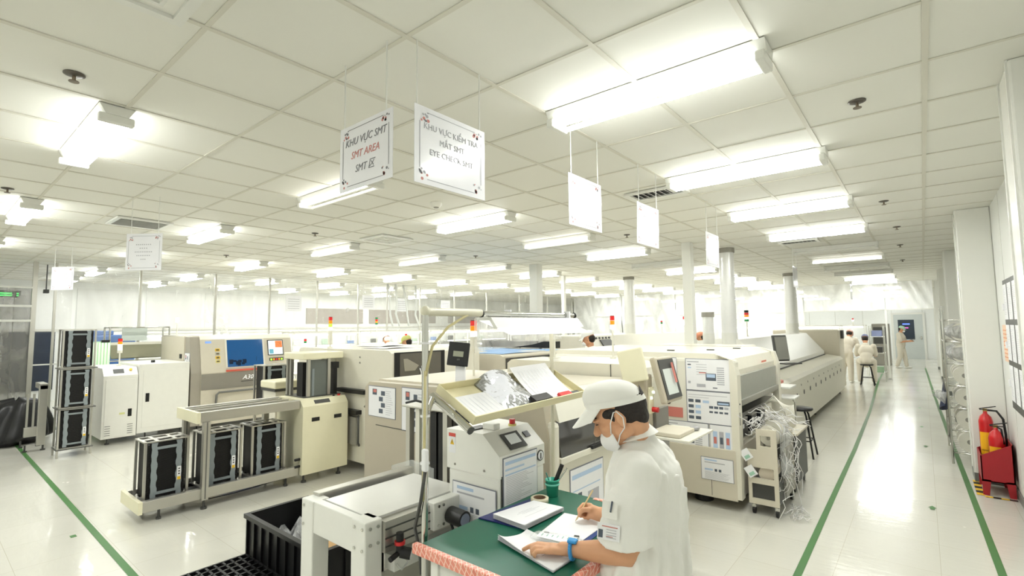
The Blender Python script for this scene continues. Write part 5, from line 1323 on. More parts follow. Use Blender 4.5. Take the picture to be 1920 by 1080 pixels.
# ---- things on the table
def poly_sheet(name, pts, z, label, n=1, curl=None, mats=None, cat='paper', group=None, lines=True, thick=.0004):
    a, b, c, d = [Vector((p[0], p[1], z)) for p in pts]
    f = lambda s, q: (a * (1 - s) + b * s) * (1 - q) + (d * (1 - s) + c * s) * q
    mb = MB()
    g = lambda s, q: f(s, q) + Vector((0, 0, curl(s, q) if curl else 0))
    mb.grid(g, 12, 12)
    if n > 1:
        for k in range(1, n): mb.grid(lambda s, q: f(s, q) + Vector((.001 * (k % 3), .001 * (k % 2), -thick * k + (curl(s, q) * (1 - k / n) if curl else 0))), 6, 6)
    if lines:
        mb.mat(1)
        for k in range(6):
            q = .3 + k * .06
            u0, u1 = (.25, .8) if k % 2 == 0 else (.32, .65)
            if k in (1, 2): continue
            mb._add([g(u0, q) + Vector((0, 0, .0006)), g(u1, q) + Vector((0, 0, .0006)), g(u1, q + .01) + Vector((0, 0, .0006)), g(u0, q + .01) + Vector((0, 0, .0006))], [(0, 1, 2, 3)])
    return tag(mb.build(name, mats or [PAPER, PGREY]), label, cat, group)
A, B, C_, D_ = (-1.325, 1.672), (-1.318, 1.955), (-1.478, 1.942), (-1.512, 1.685)
NAVY = mat('navy folder', (38, 44, 104), .4)
tag(MB().prism([(-1.570, 1.655), (-1.33, 1.685), (-1.33, 1.94), (-1.535, 1.985)], 'z', ZT + .001, ZT + .006).build('folder', NAVY), 'navy folder under the thick paper stack on the green table', 'folder')
poly_sheet('paper_stack', [A, B, C_, D_], ZT + .022, 'thick stack of typed paper on the navy folder', 12, lambda s, q: .004 * (1 - s), thick=.0014)
poly_sheet('paper_sheet', [(-1.085, 1.73), (-1.095, 1.965), (-1.30, 1.935), (-1.255, 1.665)], ZT + .006, 'blank sheets being written on, clipped to a blue clipboard', 4, lines=False)
t = T('clipboard', 'blue clipboard under the sheets being written on', 'clipboard', (-1.17, 1.82, ZT))
MB().prism([(-1.06, 1.725), (-1.08, 1.97), (-1.30, 1.94), (-1.255, 1.67)], 'z', ZT + .001, ZT + .0035).build('board', mat('blue board', (40, 72, 130), .4), t)
for p in ((-1.225, 1.69), (-1.11, 1.735)): MB().cbox((p[0], p[1], ZT + .012), (.022, .012, .012), Matrix.Rotation(R(20), 3, 'Z'), .003).build('black_clip', BLACK, t)
poly_sheet('paper_bundle', [(-1.03, 1.455), (-1.03, 1.64), (-1.29, 1.645), (-1.355, 1.535)], ZT + .010, 'curled bundle of printed sheets under the left hand', 8, lambda s, q: .018 * (2 * abs(s - .5)) ** 3 * q ** 2, thick=.001)
t = T('clear_case', 'clear plastic case with printed label between the two hands', 'case', (-1.17, 1.66, ZT))
mb = MB().prism([(-1.03, 1.62), (-1.075, 1.715), (-1.245, 1.665), (-1.255, 1.62), (-1.2, 1.60)], 'z', ZT + .013, ZT + .026).build('shell', CLEAR, t)
mb = MB().prism([(-1.06, 1.64), (-1.085, 1.70), (-1.23, 1.655), (-1.22, 1.615)], 'z', ZT + .0262, ZT + .027); mb.mat(1)
for k in range(7): mb.cbox((-1.21 + k * .02, 1.642 + k * .0065, ZT + .0275), (.004, .02, .0006), Matrix.Rotation(R(15), 3, 'Z'))
mb.build('printed_label', [PAPER, mat('print green', (150, 185, 175), .5)], t)
t = T('tape_roll', 'roll of cream tape standing flat on the green table', 'tape', (-1.495, 2.0, ZT))
mb = MB().lathe([(.030, 0), (.043, 0), (.043, .022), (.030, .022), (.030, 0)], (-1.48, 1.99, ZT + .001), 32).build('tape', mat('cream tape', (226, 218, 190), .5), t)
MB().lathe([(.026, .0), (.030, 0), (.030, .0225), (.026, .0225), (.026, 0)], (-1.48, 1.99, ZT + .001), 32).build('core', mat('brown core', (110, 84, 60), .7), t)
t = T('pen_cup', 'teal plastic cup at the corner of the green table', 'cup', (-1.485, 2.105, ZT))
MB().lathe([(0, .0), (.028, 0), (.034, .075), (.036, .075), (.036, .08), (.031, .08), (.027, .004), (0, .004)], (-1.485, 2.105, ZT + .001), 28).build('body', mat('teal plastic', (70, 186, 160), .3), t)
MB().lathe([(.0345, .052), (.037, .054), (.0375, .06), (.035, .062)], (-1.485, 2.105, ZT + .001), 28).build('band', mat('teal band', (120, 210, 190), .3), t)
cup = Vector((-1.485, 2.105, ZT))
for (dx, dy), l, h, r, m, nm, lab, cat in (((.035, .04), .02, .15, .011, BLACK, 'marker_pen', 'thick black marker pen standing in the teal cup', 'pen'), ((-.03, -.01), .0, .11, .003, mat('teal pen', (60, 140, 130), .4), 'thin_pen', 'thin teal pen leaning in the cup', 'pen'), ((.06, .045), .0, .135, .004, CHROME, 'tweezers', 'shiny metal tweezers standing in the teal cup', 'tweezers')):
    d = Vector((dx, dy, h)); tag(MB().cyl(cup + Vector((-dx * .2, -dy * .2, .006)), cup + d, r, n=12).build(nm, m), lab, cat)

# ================================================================== plastic curtain enclosure (west side)
XC = -12.8
CY = [1.47, 1.76, 3.1, 4.56, 5.82, 7.11, 8.40, 9.43, 10.73, 12.3, 14.0, 16.0, 18.0, 20.0]
NUM = ['first', 'second', 'third', 'fourth', 'fifth', 'sixth', 'seventh', 'eighth', 'ninth', 'tenth', 'eleventh', 'twelfth', 'thirteenth', 'fourteenth', 'fifteenth']
for k, y in enumerate(CY):
    t = T('curtain_post', 'slim steel post of the plastic curtain, %s from the strip curtain corner' % NUM[k], 'post', (XC, y, 0), 'posts of the plastic curtain')
    w = .035 if k == 0 else .02
    MB().box(XC - w, XC + w, y - w, y + w, 0, CEIL - .002).build('pole', ALU, t)
    MB().cyl((XC, y, 0), (XC, y, .01), .06).build('foot_plate', ALUD, t)
rnd = random.Random(21)
for k, (a, b) in enumerate(zip(CY[1:], CY[2:])):
    ph = rnd.random() * 6; z0 = 1.2 if k < 5 else 1.3
    def cf(u, v, a=a, b=b, ph=ph, z0=z0):
        y = a + .02 + (b - a - .04) * u; z = z0 + (CEIL - .01 - z0) * v
        return (XC + .03 + (.045 * math.sin(ph + u * 11 + v * 3) * (1 - v * .6) + .02 * math.sin(ph * 2 + u * 31 + v * 7)), y, z)
    tag(MB().grid(cf, 40, 26).build('plastic_curtain', FILM), 'wrinkled clear plastic curtain, %s panel along the far side of the room' % NUM[k], 'curtain', 'clear curtain panels along the far side')
o = MB().box(XC - .015, XC + .015, 1.47, 20, 1.165, 1.19).build('curtain_rail', STEELW); tag(o, 'long white horizontal rail joining the plastic curtain posts', 'rail')
# grey strip curtain corner
t = T('strip_curtain', 'grey translucent strip curtain in a steel frame at the entrance corner', 'curtain', (XC, .6, 0))
for k in range(9):
    y0 = -.6 + k * .225
    mb = MB().grid(lambda u, v: (XC + .03 * math.sin(u * 3.14), y0 + u * .24, .55 + 2.05 * v), 5, 2); mb.build('strip', STRIPF, t)
for z in (2.27, 2.0): MB().box(XC + .04, XC + .07, -.6, 1.44, z - .02, z + .02).build('cross_bar', STEELW, t)
MB().box(XC, XC + .04, -.6, 1.44, 2.6, 2.63).build('top_bar', STEELW, t)
t = T('exit_sign', 'green glowing sign seen through the top of the strip curtain', 'sign', (-13.3, 1.15, 2.5))
MB().box(-13.32, -13.29, .88, 1.34, 2.45, 2.58).build('box', DGREY, t)
mb = MB(); gl = mat('green sign glow', (60, 255, 110), .3, emit=2.2)
for y0, y1 in ((.92, .98), (1.04, 1.22), (1.28, 1.31)):
    for z in (2.475, 2.515): mb.box(-13.29, -13.285, y0, y1, z, z + .022)
mb.build('green_bar', gl, t)
t = T('security_camera', 'small dark camera on the wall behind the curtain corner', 'camera', (-13.4, 1.75, 2.6))
MB().cbox((-13.2, 1.68, 2.58), (.16, .07, .07)).build('body', DGREY, t); MB().cyl((-13.2, 1.68, 2.61), (-13.2, 1.68, CEIL), .01).build('stem', DGREY, t)

# front milky curtain across the room
YC = 20.0
for k, (a, b) in enumerate(((-12.7, -10.2), (-10.2, -7.8), (-7.8, -5.6), (-5.6, -3.2), (-3.2, -.9), (-.9, .3))):
    zb = 1.2 if k < 4 else 2.22
    def cf(u, v, a=a, b=b, k=k, zb=zb):
        x = a + .01 + (b - a - .02) * u; z = zb + (CEIL - .01 - zb) * v
        return (x, YC + .05 * math.sin(k * 2 + u * 9 + v * 4) * (1 - v * .5) + .02 * math.sin(u * 27 + v * 9 + k), z)
    tag(MB().grid(cf, 36, 20).build('milky_curtain', FILMW), 'milky shiny plastic sheet hung across the room, %s panel from the aisle' % NUM[5 - k], 'curtain', 'milky plastic sheets across the room')
tag(MB().box(-12.7, .3, YC - .02, YC + .02, 2.19, 2.22).build('curtain_rail', STEELW), 'white rail under the milky plastic sheets across the room', 'rail')
for x, l in ((-3.2, 'beside the bench with the bright lamp'), (-.9, 'standing at the aisle opening near the far door'), (-5.6, 'behind the far part of the long oven')):
    t = T('frame_post', 'thin white frame post %s' % l, 'post', (x, YC, 0)); MB().box(x - .025, x + .025, YC - .025, YC + .025, 0, 2.2).build('pole', STEELW, t); MB().box(x - .05, x + .05, YC - .05, YC + .05, 0, .01).build('foot', ALUD, t)

# ================================================================== workbenches with lamps
BL = mat('bench lamp glow', (255, 255, 250), .4, emit=3, var=0)
def bench(x, y, l, along, label, z=.78, top=1.72, lamp=True, group='assembly benches with overhead lamps', items=True):
    t = T('workbench', label, 'workbench', (x, y, 0), group)
    hx, hy = (.35, l / 2) if along == 'y' else (l / 2, .35)
    MB().box(x - hx, x + hx, y - hy, y + hy, z - .03, z).build('worktop', STEELW, t)
    for sx in (-1, 1):
        for sy in (-1, 1): MB().box(x + sx * (hx - .02) - .015, x + sx * (hx - .02) + .015, y + sy * (hy - .02) - .015, y + sy * (hy - .02) + .015, 0, top if sx * (1 if along == 'y' else 1) < 0 or along != 'y' else z - .03).build('leg', STEELW, t)
    if along == 'y':
        MB().box(x - hx, x - hx + .04, y - hy, y + hy, top - .03, top).build('top_rail', ALU, t)
        MB().box(x - hx, x - .05, y - hy, y + hy, 1.25, 1.27).build('upper_shelf', STEELW, t)
        if x < -13: MB().box(x - hx, x - hx + .01, y - hy, y + hy, 1.27, top - .12).build('back_board', mat('pale board', (236, 238, 236), .5), t)
        if lamp:
            MB().box(x - .1, x - .02, y - hy + .15, y + hy - .15, top - .06, top - .02).build('lamp_housing', STEELW, t)
            MB().cyl((x - .06, y - hy + .2, top - .075), (x - .06, y + hy - .2, top - .075), .02, n=8).build('lamp_tube', BL, t)
            MB().cyl((x - .06, y - hy + .2, 1.235), (x - .06, y + hy - .2, 1.235), .014, n=8).build('lamp_tube', BL, t)
    else:
        MB().box(x - hx, x + hx, y + hy - .04, y + hy, top - .03, top).build('top_rail', ALU, t)
        MB().box(x - hx, x + hx, y + .05, y + hy, 1.25, 1.27).build('upper_shelf', STEELW, t)
        MB().box(x - hx, x + hx, y + hy - .01, y + hy, 1.27, top - .12).build('back_board', mat('pale board', (236, 238, 236), .5), t)
        if lamp: MB().cyl((x - hx + .1, y + .1, top - .075), (x + hx - .1, y + .1, top - .075), .025, n=8).build('lamp_tube', BL, t)
    return t
k = 0
for j, y in enumerate((4.6, 6.7, 8.8, 10.9, 13.0, 15.1, 17.2)):
    bench(-15.2, y, 2.0, 'y', 'white lamp-lit workbench behind the plastic curtain, %s in its row' % NUM[j])
for j, y in enumerate((6.6, 8.7, 10.8, 12.9, 15.0, 17.1)):
    bench(-11.3, y, 2.0, 'y', 'white lamp-lit workbench inside the curtain, %s in its row' % NUM[j], group='benches inside the curtain')
bench(-2.6, 20.9, 2.2, 'x', 'bright workbench under the lamp beyond the three far workers')
bench(-5.1, 20.9, 2.2, 'x', 'lamp-lit workbench behind the far end of the oven')
bench(-2.75, 18.9, 1.5, 'x', 'workbench at which the seated worker sits', lamp=True)
# things on the benches
rnd = random.Random(3); BCOL = [(WHITE, 'white'), (mat('pale green box', (176, 200, 180), .5), 'pale green'), (mat('bench blue', (110, 140, 190), .5), 'blue'), (DGREY, 'dark grey')]
for j in range(14):
    y = 4.0 + j * .95; m, n = BCOL[j % 4]
    o = MB().box(-15.42, -15.30, y, y + .2, 1.271, 1.271 + .10 + .04 * (j % 3), .008).mat(0).box(-15.425, -15.295, y - .005, y + .205, 1.271 + .08, 1.271 + .095)
    tag(o.build('parts_bin', m), '%s parts bin on the upper bench shelf behind the curtain, %s from the corner' % (n, NUM[j]), 'bin', 'parts bins on the bench shelf')
for j in range(6):
    y = 6.2 + j * 2.0
    t = T('bench_monitor', 'small dark monitor on the benches inside the curtain, %s one' % NUM[j], 'monitor', (-11.35, y, .78), 'dark monitors on the benches')
    MB().box(-11.37, -11.33, y, y + .42, .92, 1.2, .006).build('housing', BLACK, t); MB().box(-11.329, -11.325, y + .02, y + .4, .94, 1.18).build('screen', mat('dim screen', (120, 120, 112), .2), t)
    MB().box(-11.42, -11.3, y + .14, y + .28, .78, .79).build('base', BLACK, t); MB().cyl((-11.35, y + .21, .79), (-11.35, y + .21, .94), .015).build('stem', BLACK, t)
# racks with trays behind loader
t = T('tray_rack', 'steel tube rack with a tilted olive grey tray, behind the white magazine loader', 'rack', (-12.1, 2.95, 0))
for x in (-12.35, -11.95):
    for y in (2.45, 3.42): MB().cyl((x, y, 0), (x, y, 1.86), .016, n=8).build('post', CHROME, t)
for z in (1.86, .98, .3):
    mb = MB()
    for x in (-12.35, -11.95): mb.tube([(x, 2.45, z), (x, 3.42, z)], .014, 6)
    for y in (2.45, 3.42): mb.tube([(-12.35, y, z), (-11.95, y, z)], .014, 6)
    mb.build('crossbar', CHROME, t)
MB().cbox((-12.05, 2.93, 1.40), (.45, .92, .02), Matrix.Rotation(R(35), 3, 'Y')).build('tray', mat('olive tray', (132, 130, 108), .5), t)
MB().cbox((-12.22, 2.93, 1.54), (.04, .92, .06)).build('tray_edge', OFFW, t)
MB().box(-12.34, -11.97, 2.46, 3.41, .97, .99).build('shelf', STEELW, t)
tag(MB().cbox((-12.55, 2.98, 1.72), (.02, .42, .26)).mat(0).cbox((-12.545, 2.98, 1.72), (.03, .44, .01)).build('notice_plate', [mat('pale green plate', (206, 214, 208), .4)]), 'pale notice plate hanging behind the steel tray rack', 'notice')
t = T('air_cooler', 'small upright cooler with green glowing fins beside the tray rack', 'cooler', (-11.75, 2.2, 0))
MB().box(-11.9, -11.6, 2.05, 2.12, 0, 1.62).build('side_panel', GREY, t)
mb = MB()
for k in range(6): mb.box(-11.62, -11.58, 2.13 + k * .045, 2.16 + k * .045, .9, 1.58)
mb.build('fin', mat('green white fin', (214, 238, 208), .4, emit=.2), t)
MB().box(-11.9, -11.62, 2.12, 2.40, 0, 1.6).build('body', mat('pale green body', (190, 222, 186), .4), t)
MB().box(-11.66, -11.58, 2.26, 2.38, 1.585, 1.63).build('black_cap', BLACK, t)
MB().ell((-11.58, 2.06, 1.42), (.05, .06, .05)).build('lamp_head', DGREY, t)
t = T('covered_machine', 'tall blue covered machine standing behind the plastic curtain', 'machine', (-14.4, 2.85, 0))
MB().box(-14.8, -14.0, 2.45, 3.35, 0, 1.70, .03).build('body', mat('machine blue', (58, 104, 172), .5), t)
MB().box(-14.75, -14.05, 2.45, 2.95, 1.70, 1.80, .02).build('raised_top', mat('machine blue', (58, 104, 172), .5), t)
MB().box(-13.998, -13.99, 2.6, 3.2, .75, .95).build('tan_parcel', mat('cardboard', (196, 160, 112), .8), t)
MB().box(-13.998, -13.985, 2.5, 3.3, .3, .7).build('dark_base_panel', DGREY, t)
tower(-11.6, 8.2, 0.78, 2.08, 'signal tower with green top lamp by the hanging plastic strips', ('g', 'r', 'a', 'g'), .035, group=None)
tower(-11.3, 6.0, .78, 1.55, 'little signal lamp on the nearest bench inside the curtain', ('r', 'g', 'w'), .03)
tower(-11.2, 8.9, .78, 1.62, 'little signal lamp glowing white near the hooded worker', ('r', 'w'), .03)
tower(-5.8, 13.8, 1.58, 1.97, 'thin distant signal tower above the second oven', ('w', 'r', 'g'), .03)
tower(-1.9, 21.23, 1.72, 1.95, 'tiny red signal tower on the bright far bench', ('r', 'w'), .03)
# hanging plastic ladder strips / tubes by the curtain
for k, (y, dx) in enumerate(((9.0, 0), (9.25, .05), (9.6, -.04), (10.0, .06))):
    mb = MB().tube([(-12.2 + dx, y, CEIL - .01), (-12.15, y + .05, 2.6), (-12.2 - dx, y + .1, 2.2), (-12.1, y + .12, 1.85)], .03, 8)
    tag(mb.build('hanging_tube', mat('milky tube', (226, 228, 226), .3, alpha=.8)), 'milky plastic tube hanging from the ceiling near the curtain, %s of four' % NUM[k], 'tube', 'hanging milky tubes')
for k, (y, z) in enumerate(((6.3, 2.45), (8.55, 2.55), (9.75, 2.5), (11.6, 2.5))):
    mb = MB().cbox((-12.5, y, z), (.008, .42, .4)); mb.mat(1)
    for q in range(5): mb.cbox((-12.494, y, z - .13 + q * .06), (.003, .3, .012))
    for s_ in (-.18, .18): mb.mat(0).cyl((-12.5, y + s_, z + .2), (-12.5, y + s_, CEIL - .003), .003, n=6)
    tag(mb.build('hanging_notice', [SIGNM, PGREY]), 'white notice board hanging by the curtain, %s from the corner' % NUM[k], 'sign', 'notices hanging by the curtain')

# ================================================================== people further away
def worker(x, y, face, pose, label, capm=CLOTH, s=1.0, seat=0.0, clothm=CLOTH2, hood=False, tablet=False):
    """face: heading in degrees (0 = +x). pose: 'bend', 'sit', 'stand'"""
    t = T('person', label, 'person', (x, y, 0))
    f = Vector((math.cos(R(face)), math.sin(R(face)), 0)); l = Vector((-f.y, f.x, 0)); O = Vector((x, y, 0))
    Q = lambda a, b, c: O + (f * a + l * b + Vector((0, 0, c))) * s
    if pose == 'sit': hip, ch, nk, hd, dn = .70, (.10, .98), (.18, 1.18), (.25, 1.32), -.55
    elif pose == 'bend': hip, ch, nk, hd, dn = .92, (.14, 1.18), (.26, 1.36), (.36, 1.46), -.7
    else: hip, ch, nk, hd, dn = .92, (.03, 1.2), (.03, 1.38), (.07, 1.52), -.35
    b = MB(); hF = f + Vector((0, 0, dn))
    F_, L_, U_, M_, P_ = head(b, Q(hd[0], 0, hd[1]), hF, s)
    limb(b, [P_(-.02, 0, -.06), Q(nk[0], 0, nk[1])], [.052, .055], 10)
    limb(b, [Q(nk[0] - .02, 0, nk[1] - .08), Q(ch[0], 0, ch[1]), Q(0, 0, hip)], [.09, .12, .12], 12)
    arms = []
    for k in (-1, 1):
        sh = Q(nk[0] - .03, .185 * k, nk[1] - .07)
        el = Q(nk[0] + .06, .23 * k, nk[1] - .34)
        hz = {'sit': .86, 'bend': .86, 'stand': 1.04}[pose]
        wr = Q(nk[0] + .28, .12 * k, max(hz, nk[1] - .42) + (.0 if pose != 'stand' else .02))
        limb(b, [sh, el, wr], [.05, .042, .028], 10); arms.append((sh, el, wr))
        hd_ = (wr - el).normalized()
        b.ell(wr + hd_ * .05, (.045, .022, .04), frame(hd_)[3], 10, 8)
        for q in range(4):
            base = wr + hd_ * .08 + l * (.012 * (q - 1.5)) * s
            limb(b, [base, base + hd_ * .03 + Vector((0, 0, -.008)), base + hd_ * .05 + Vector((0, 0, -.025))], [.009, .008, .007], 8)
        th = wr + hd_ * .035 - l * k * .02
        limb(b, [th, th + hd_ * .03 - l * k * .02], [.011, .008], 8)
    legs = []
    for k in (-1, 1):
        if pose == 'sit': pts = [Q(0, .10 * k, hip), Q(.40, .17 * k, hip - .04), Q(.30, .17 * k, .10)]
        elif pose == 'bend': pts = [Q(0, .09 * k, hip - .04), Q(.02, .10 * k, .48), Q(-.02, .11 * k, .09)]
        else: pts = [Q(0, .09 * k, hip - .04), Q(.04 * k + .03, .10 * k, .48), Q(.12 * k, .10 * k, .09)]
        limb(b, pts, [.085, .06, .042], 10); legs.append(pts)
    organic(b, 'body', SKIN2, t, .011, 2)
    c = MB()
    limb(c, [Q(nk[0] - .02, 0, nk[1] - .06), Q(ch[0], 0, ch[1])], [.10, .15], 14)
    c.ell(Q(ch[0], 0, ch[1] - .03), (.14 * s, .185 * s, .2 * s), Matrix.Rotation(R(face), 3, 'Z'), 18, 12)
    limb(c, [Q(ch[0] * .6, 0, ch[1] - .15), Q(0, 0, hip - .03)], [.155, .15], 14)
    c.ell(Q(0, 0, hip - .02), (.13 * s, .175 * s, .16 * s), Matrix.Rotation(R(face), 3, 'Z'), 18, 12)
    for sh, el, wr in arms: limb(c, [sh, sh + (el - sh) * .85], [.075, .07], 12)
    organic(c, 'shirt', clothm, t, .016, 3)
    c = MB()
    c.ell(Q(0, 0, hip - .06), (.12 * s, .165 * s, .14 * s), Matrix.Rotation(R(face), 3, 'Z'), 18, 12)
    for p in legs: limb(c, p[:2] + [p[2] + Vector((0, 0, .01))], [.105, .085, .07], 12)
    organic(c, 'trousers', clothm, t, .016, 3)
    for p in legs: MB().ell(Vector((p[2].x, p[2].y, .04)) + f * .05, (.13 * s, .05 * s, .04), Matrix.Rotation(R(face), 3, 'Z'), 14, 8).build('shoe', WHITE, t)
    h = MB().ell(P_(-.032, 0, -.008), (.085 * s, .080 * s, .080 * s), M_, 18, 12); h.build('hair', HAIR if not hood else CLOTH, t)
    cap_mesh(t, P_, M_, s, capm, brim=.06)
    mb = MB().ell(P_(.075, 0, -.055), (.048 * s, .05 * s, .042 * s), M_, 16, 10); mb.build('face_mask', MASKM, t)
    return t
PINKC = mat('pale pink cap', (232, 196, 190), .8); GCAP = mat('pale green cap', (170, 206, 184), .8); YCAP = mat('yellow green cap', (206, 208, 130), .8); BCAP = mat('blue grey cap', (120, 128, 160), .8)
worker(-1.85, 18.15, 75, 'bend', 'standing person in cream uniform leaning over the far bench, back turned', PINKC)
worker(-1.32, 17.75, 95, 'sit', 'person in cream uniform sitting on a black stool at the far bench', BCAP)
worker(-.72, 25.0, -15, 'stand', 'person with green cap standing near the far door, holding a tablet', GCAP)

tag(MB().cbox((-.36, 24.9, 1.12), (.2, .16, .012), Matrix.Rotation(R(-20), 3, 'Y')).cbox((-.36, 24.9, 1.128), (.17, .13, .004), Matrix.Rotation(R(-20), 3, 'Y')).build('tablet', DGREY), 'dark tablet in the hands of the person near the far door', 'tablet')
worker(-4.25, 7.25, 200, 'stand', 'masked person with white cap behind the hood section, seen head and shoulders', CLOTH, 1.04, clothm=CLOTH)
worker(-8.0, 6.45, 210, 'stand', 'person with yellow green cap half hidden by the dark window printer', YCAP, .99)
worker(-10.6, 8.0, 170, 'bend', 'person in a white hood bending over the benches inside the curtain', CLOTH, 1.02, clothm=CLOTH, hood=True)
worker(-4.0, 11.9, 200, 'stand', 'distant person with salmon cap between the two ovens', mat('salmon cap', (222, 150, 120), .8), .98)

# stools
def stool(x, y, h, label, topm=BLACK):
    t = T('stool', label, 'stool', (x, y, 0))
    MB().lathe([(0, h - .035), (.15, h - .035), (.165, h - .02), (.16, h), (0, h + .003)], (x, y, 0), 28).build('seat', topm, t)
    for q in range(4):
        a = R(45 + 90 * q); dx, dy = math.cos(a), math.sin(a)
        MB().tube([(x + dx * .10, y + dy * .10, h - .035), (x + dx * .13, y + dy * .13, h - .1), (x + dx * .23, y + dy * .23, 0)], .012, 8).build('leg', BLACK, t)
    mb = MB(); r = .185; pts = [(x + r * math.cos(R(45 + 90 * q)), y + r * math.sin(R(45 + 90 * q)), .22) for q in range(5)]
    for a, b in zip(pts, pts[1:]): mb.tube([a, b], .008, 6)
    mb.build('foot_ring', BLACK, t)
stool(-1.38, 7.88, .645, 'black round stool in the aisle beside the feeder trolley')
stool(-1.32, 17.72, .60, 'black round stool under the seated person at the far bench')

# far frames near the door
t = T('wire_shelf', 'tall steel shelf frame with a few boxes beside the far opening', 'shelf', (-1.1, 19.3, 0))
for x in (-1.3, -.95):
    for y in (19.0, 19.6): MB().cyl((x, y, 0), (x, y, 1.7), .014, n=8).build('post', CHROME, t)
for z in (.25, .85, 1.35): MB().box(-1.3, -.95, 19.0, 19.6, z, z + .015).build('shelf_board', STEELW, t)
for k, z in enumerate((.266, .866, 1.366)):
    tag(MB().box(-1.26, -1.0, 19.05 + .1 * k, 19.35 + .1 * k, z, z + .18, .01).build('storage_box', [mat('green box', (150, 180, 150), .5), DGREY, BCAP][k]), '%s storage box on the far steel shelf frame' % ['pale green', 'dark', 'blue grey'][k], 'box')
t = T('tall_locker', 'dark tall machine frame beside the person near the door', 'machine', (-1.35, 26.5, 0))
MB().box(-1.7, -1.1, 26.2, 26.8, 0, 1.75, .02).build('body', GREY, t); MB().box(-1.65, -1.15, 26.19, 26.2, .9, 1.6).build('front_panel', DGREY, t)
# far door
DM = mat('door grey', (196, 202, 200), .4)
MB_ = MB().box(-1.13, .0, YF - .05, YF - .005, 0, 2.18)
o = struct(MB_.build('door_1', DM))
MB().box(-.96, -.33, YF - .06, YF - .05, .95, 1.92).build('window_pane', mat('dark door glass', (52, 62, 74), .1), o)
mb = MB().box(-.78, -.5, YF - .065, YF - .06, 1.68, 1.73).mat(1).box(-.72, -.56, YF - .065, YF - .06, 1.5, 1.54); mb.build('glowing_letters', [mat('door glow blue', (80, 110, 255), .4, emit=2), mat('door glow pink', (220, 90, 170), .4, emit=1.5)], o)
MB().box(-.12, -.06, YF - .07, YF - .05, .95, 1.1).build('door_handle', CHROME, o)
struct(MB().box(-1.22, -1.13, YF - .06, YF - .005, 0, 2.27).box(0, .09, YF - .06, YF - .005, 0, 2.27).box(-1.13, 0, YF - .06, YF - .005, 2.18, 2.27).build('trim_3', STEELW))

# ================================================================== pillar side: rack, extinguishers, notices
t = T('wire_rack', 'chrome wire rack with wrapped reels standing behind the second pillar', 'rack', (.4, 9.1, 0))
RX0, RX1, RY0, RY1 = .20, .60, 8.55, 9.75
for x in (RX0, RX1):
    for y in (RY0, RY1): MB().cyl((x, y, .0), (x, y, 2.0), .014, n=10).build('post', CHROME, t)
ZS = [.14, .42, .70, .98, 1.26, 1.54, 1.82]
for z in ZS:
    mb = MB()
    for x in (RX0, RX1): mb.tube([(x, RY0, z), (x, RY1, z)], .008, 6)
    for y in (RY0, RY1): mb.tube([(RX0, y, z), (RX1, y, z)], .008, 6)
    for k in range(9): mb.tube([(RX0, RY0 + (RY1 - RY0) * k / 8, z - .004), (RX1, RY0 + (RY1 - RY0) * k / 8, z - .004)], .003, 4)
    mb.build('wire_shelf', CHROME, t)
rnd = random.Random(8); SH = ['lowest', 'second lowest', 'third', 'fourth', 'fifth', 'topmost']
for k, z in enumerate(ZS[:6]):
    for j in range(3):
        y = 8.75 + j * .37; r = .115
        tt = T('wrapped_reel', 'plastic wrapped white reel on the %s shelf of the wire rack, %s along it' % (SH[k], NUM[j]), 'reel', (.38, y, z + .006), 'wrapped reels on the wire rack')
        MB().cyl((.38, y - .06, z + r + .008), (.38, y + .06, z + r + .008), r, n=24).build('roll', OFFW, tt)
        MB().cyl((.38, y - .064, z + r + .008), (.38, y - .06, z + r + .008), .03, n=14).build('core', GREY, tt)
        if k > 3: MB().ell((.37, y, z + r + .012), (.15, .10, .11), None, 16, 10).build('wrapping', BAGF, tt)
tag(MB().grid(lambda a, b: (.165 + .06 * math.sin(a * 9) * b, 8.7 + a * .5, 1.0 - b * .35 + .05 * math.sin(a * 7)), 14, 10).build('loose_bag', mat('dark blue film', (50, 58, 84), .3)), 'dark blue film bag hanging from the middle of the wire rack', 'bag')
tag(MB().grid(lambda a, b: (.12 + .08 * math.sin(a * 11) * (1 - b) + b * .05, 8.6 + a * .3, .86 - b * .12 + .03 * math.sin(a * 9)), 14, 8).build('clear_bag', BAGF), 'clear film bag sticking out of the wire rack', 'bag')
# fire extinguishers in red stand
FR = mat('stand dark red', (158, 30, 38), .45)
t = T('extinguisher_stand', 'dark red metal stand holding fire extinguishers by the wall', 'stand', (.5, 7.42, 0))
sx0, sx1, sy0, sy1 = .385, .635, 7.22, 7.66
def pl(pts, axis, a, b, name='side_panel'): MB().prism(pts, axis, a, b).build(name, FR, t)
pl([(sx0, .14), (sx0, .40), (sx1, .54), (sx1, .14)], 'y', sy0, sy0 + .01, 'front_panel'); pl([(sx0, .14), (sx0, .40), (sx1, .54), (sx1, .14)], 'y', sy1 - .01, sy1, 'rear_panel')
MB().box(sx0, sx0 + .01, sy0, sy1, .14, .40).build('side_panel', FR, t); MB().box(sx1 - .01, sx1, sy0, sy1, .14, .54).build('side_panel', FR, t)
MB().box(sx0, sx1, sy0, sy1, .14, .15).build('bottom_panel', FR, t)
for x in (sx0, sx1):
    for y in (sy0, sy1 - .01):
        s_ = 1 if x == sx0 else -1
        MB().prism([(x, 0), (x, .16), (x + s_ * .07, .16), (x + s_ * .05, 0)], 'y', y, y + .01).build('leg', FR, t)
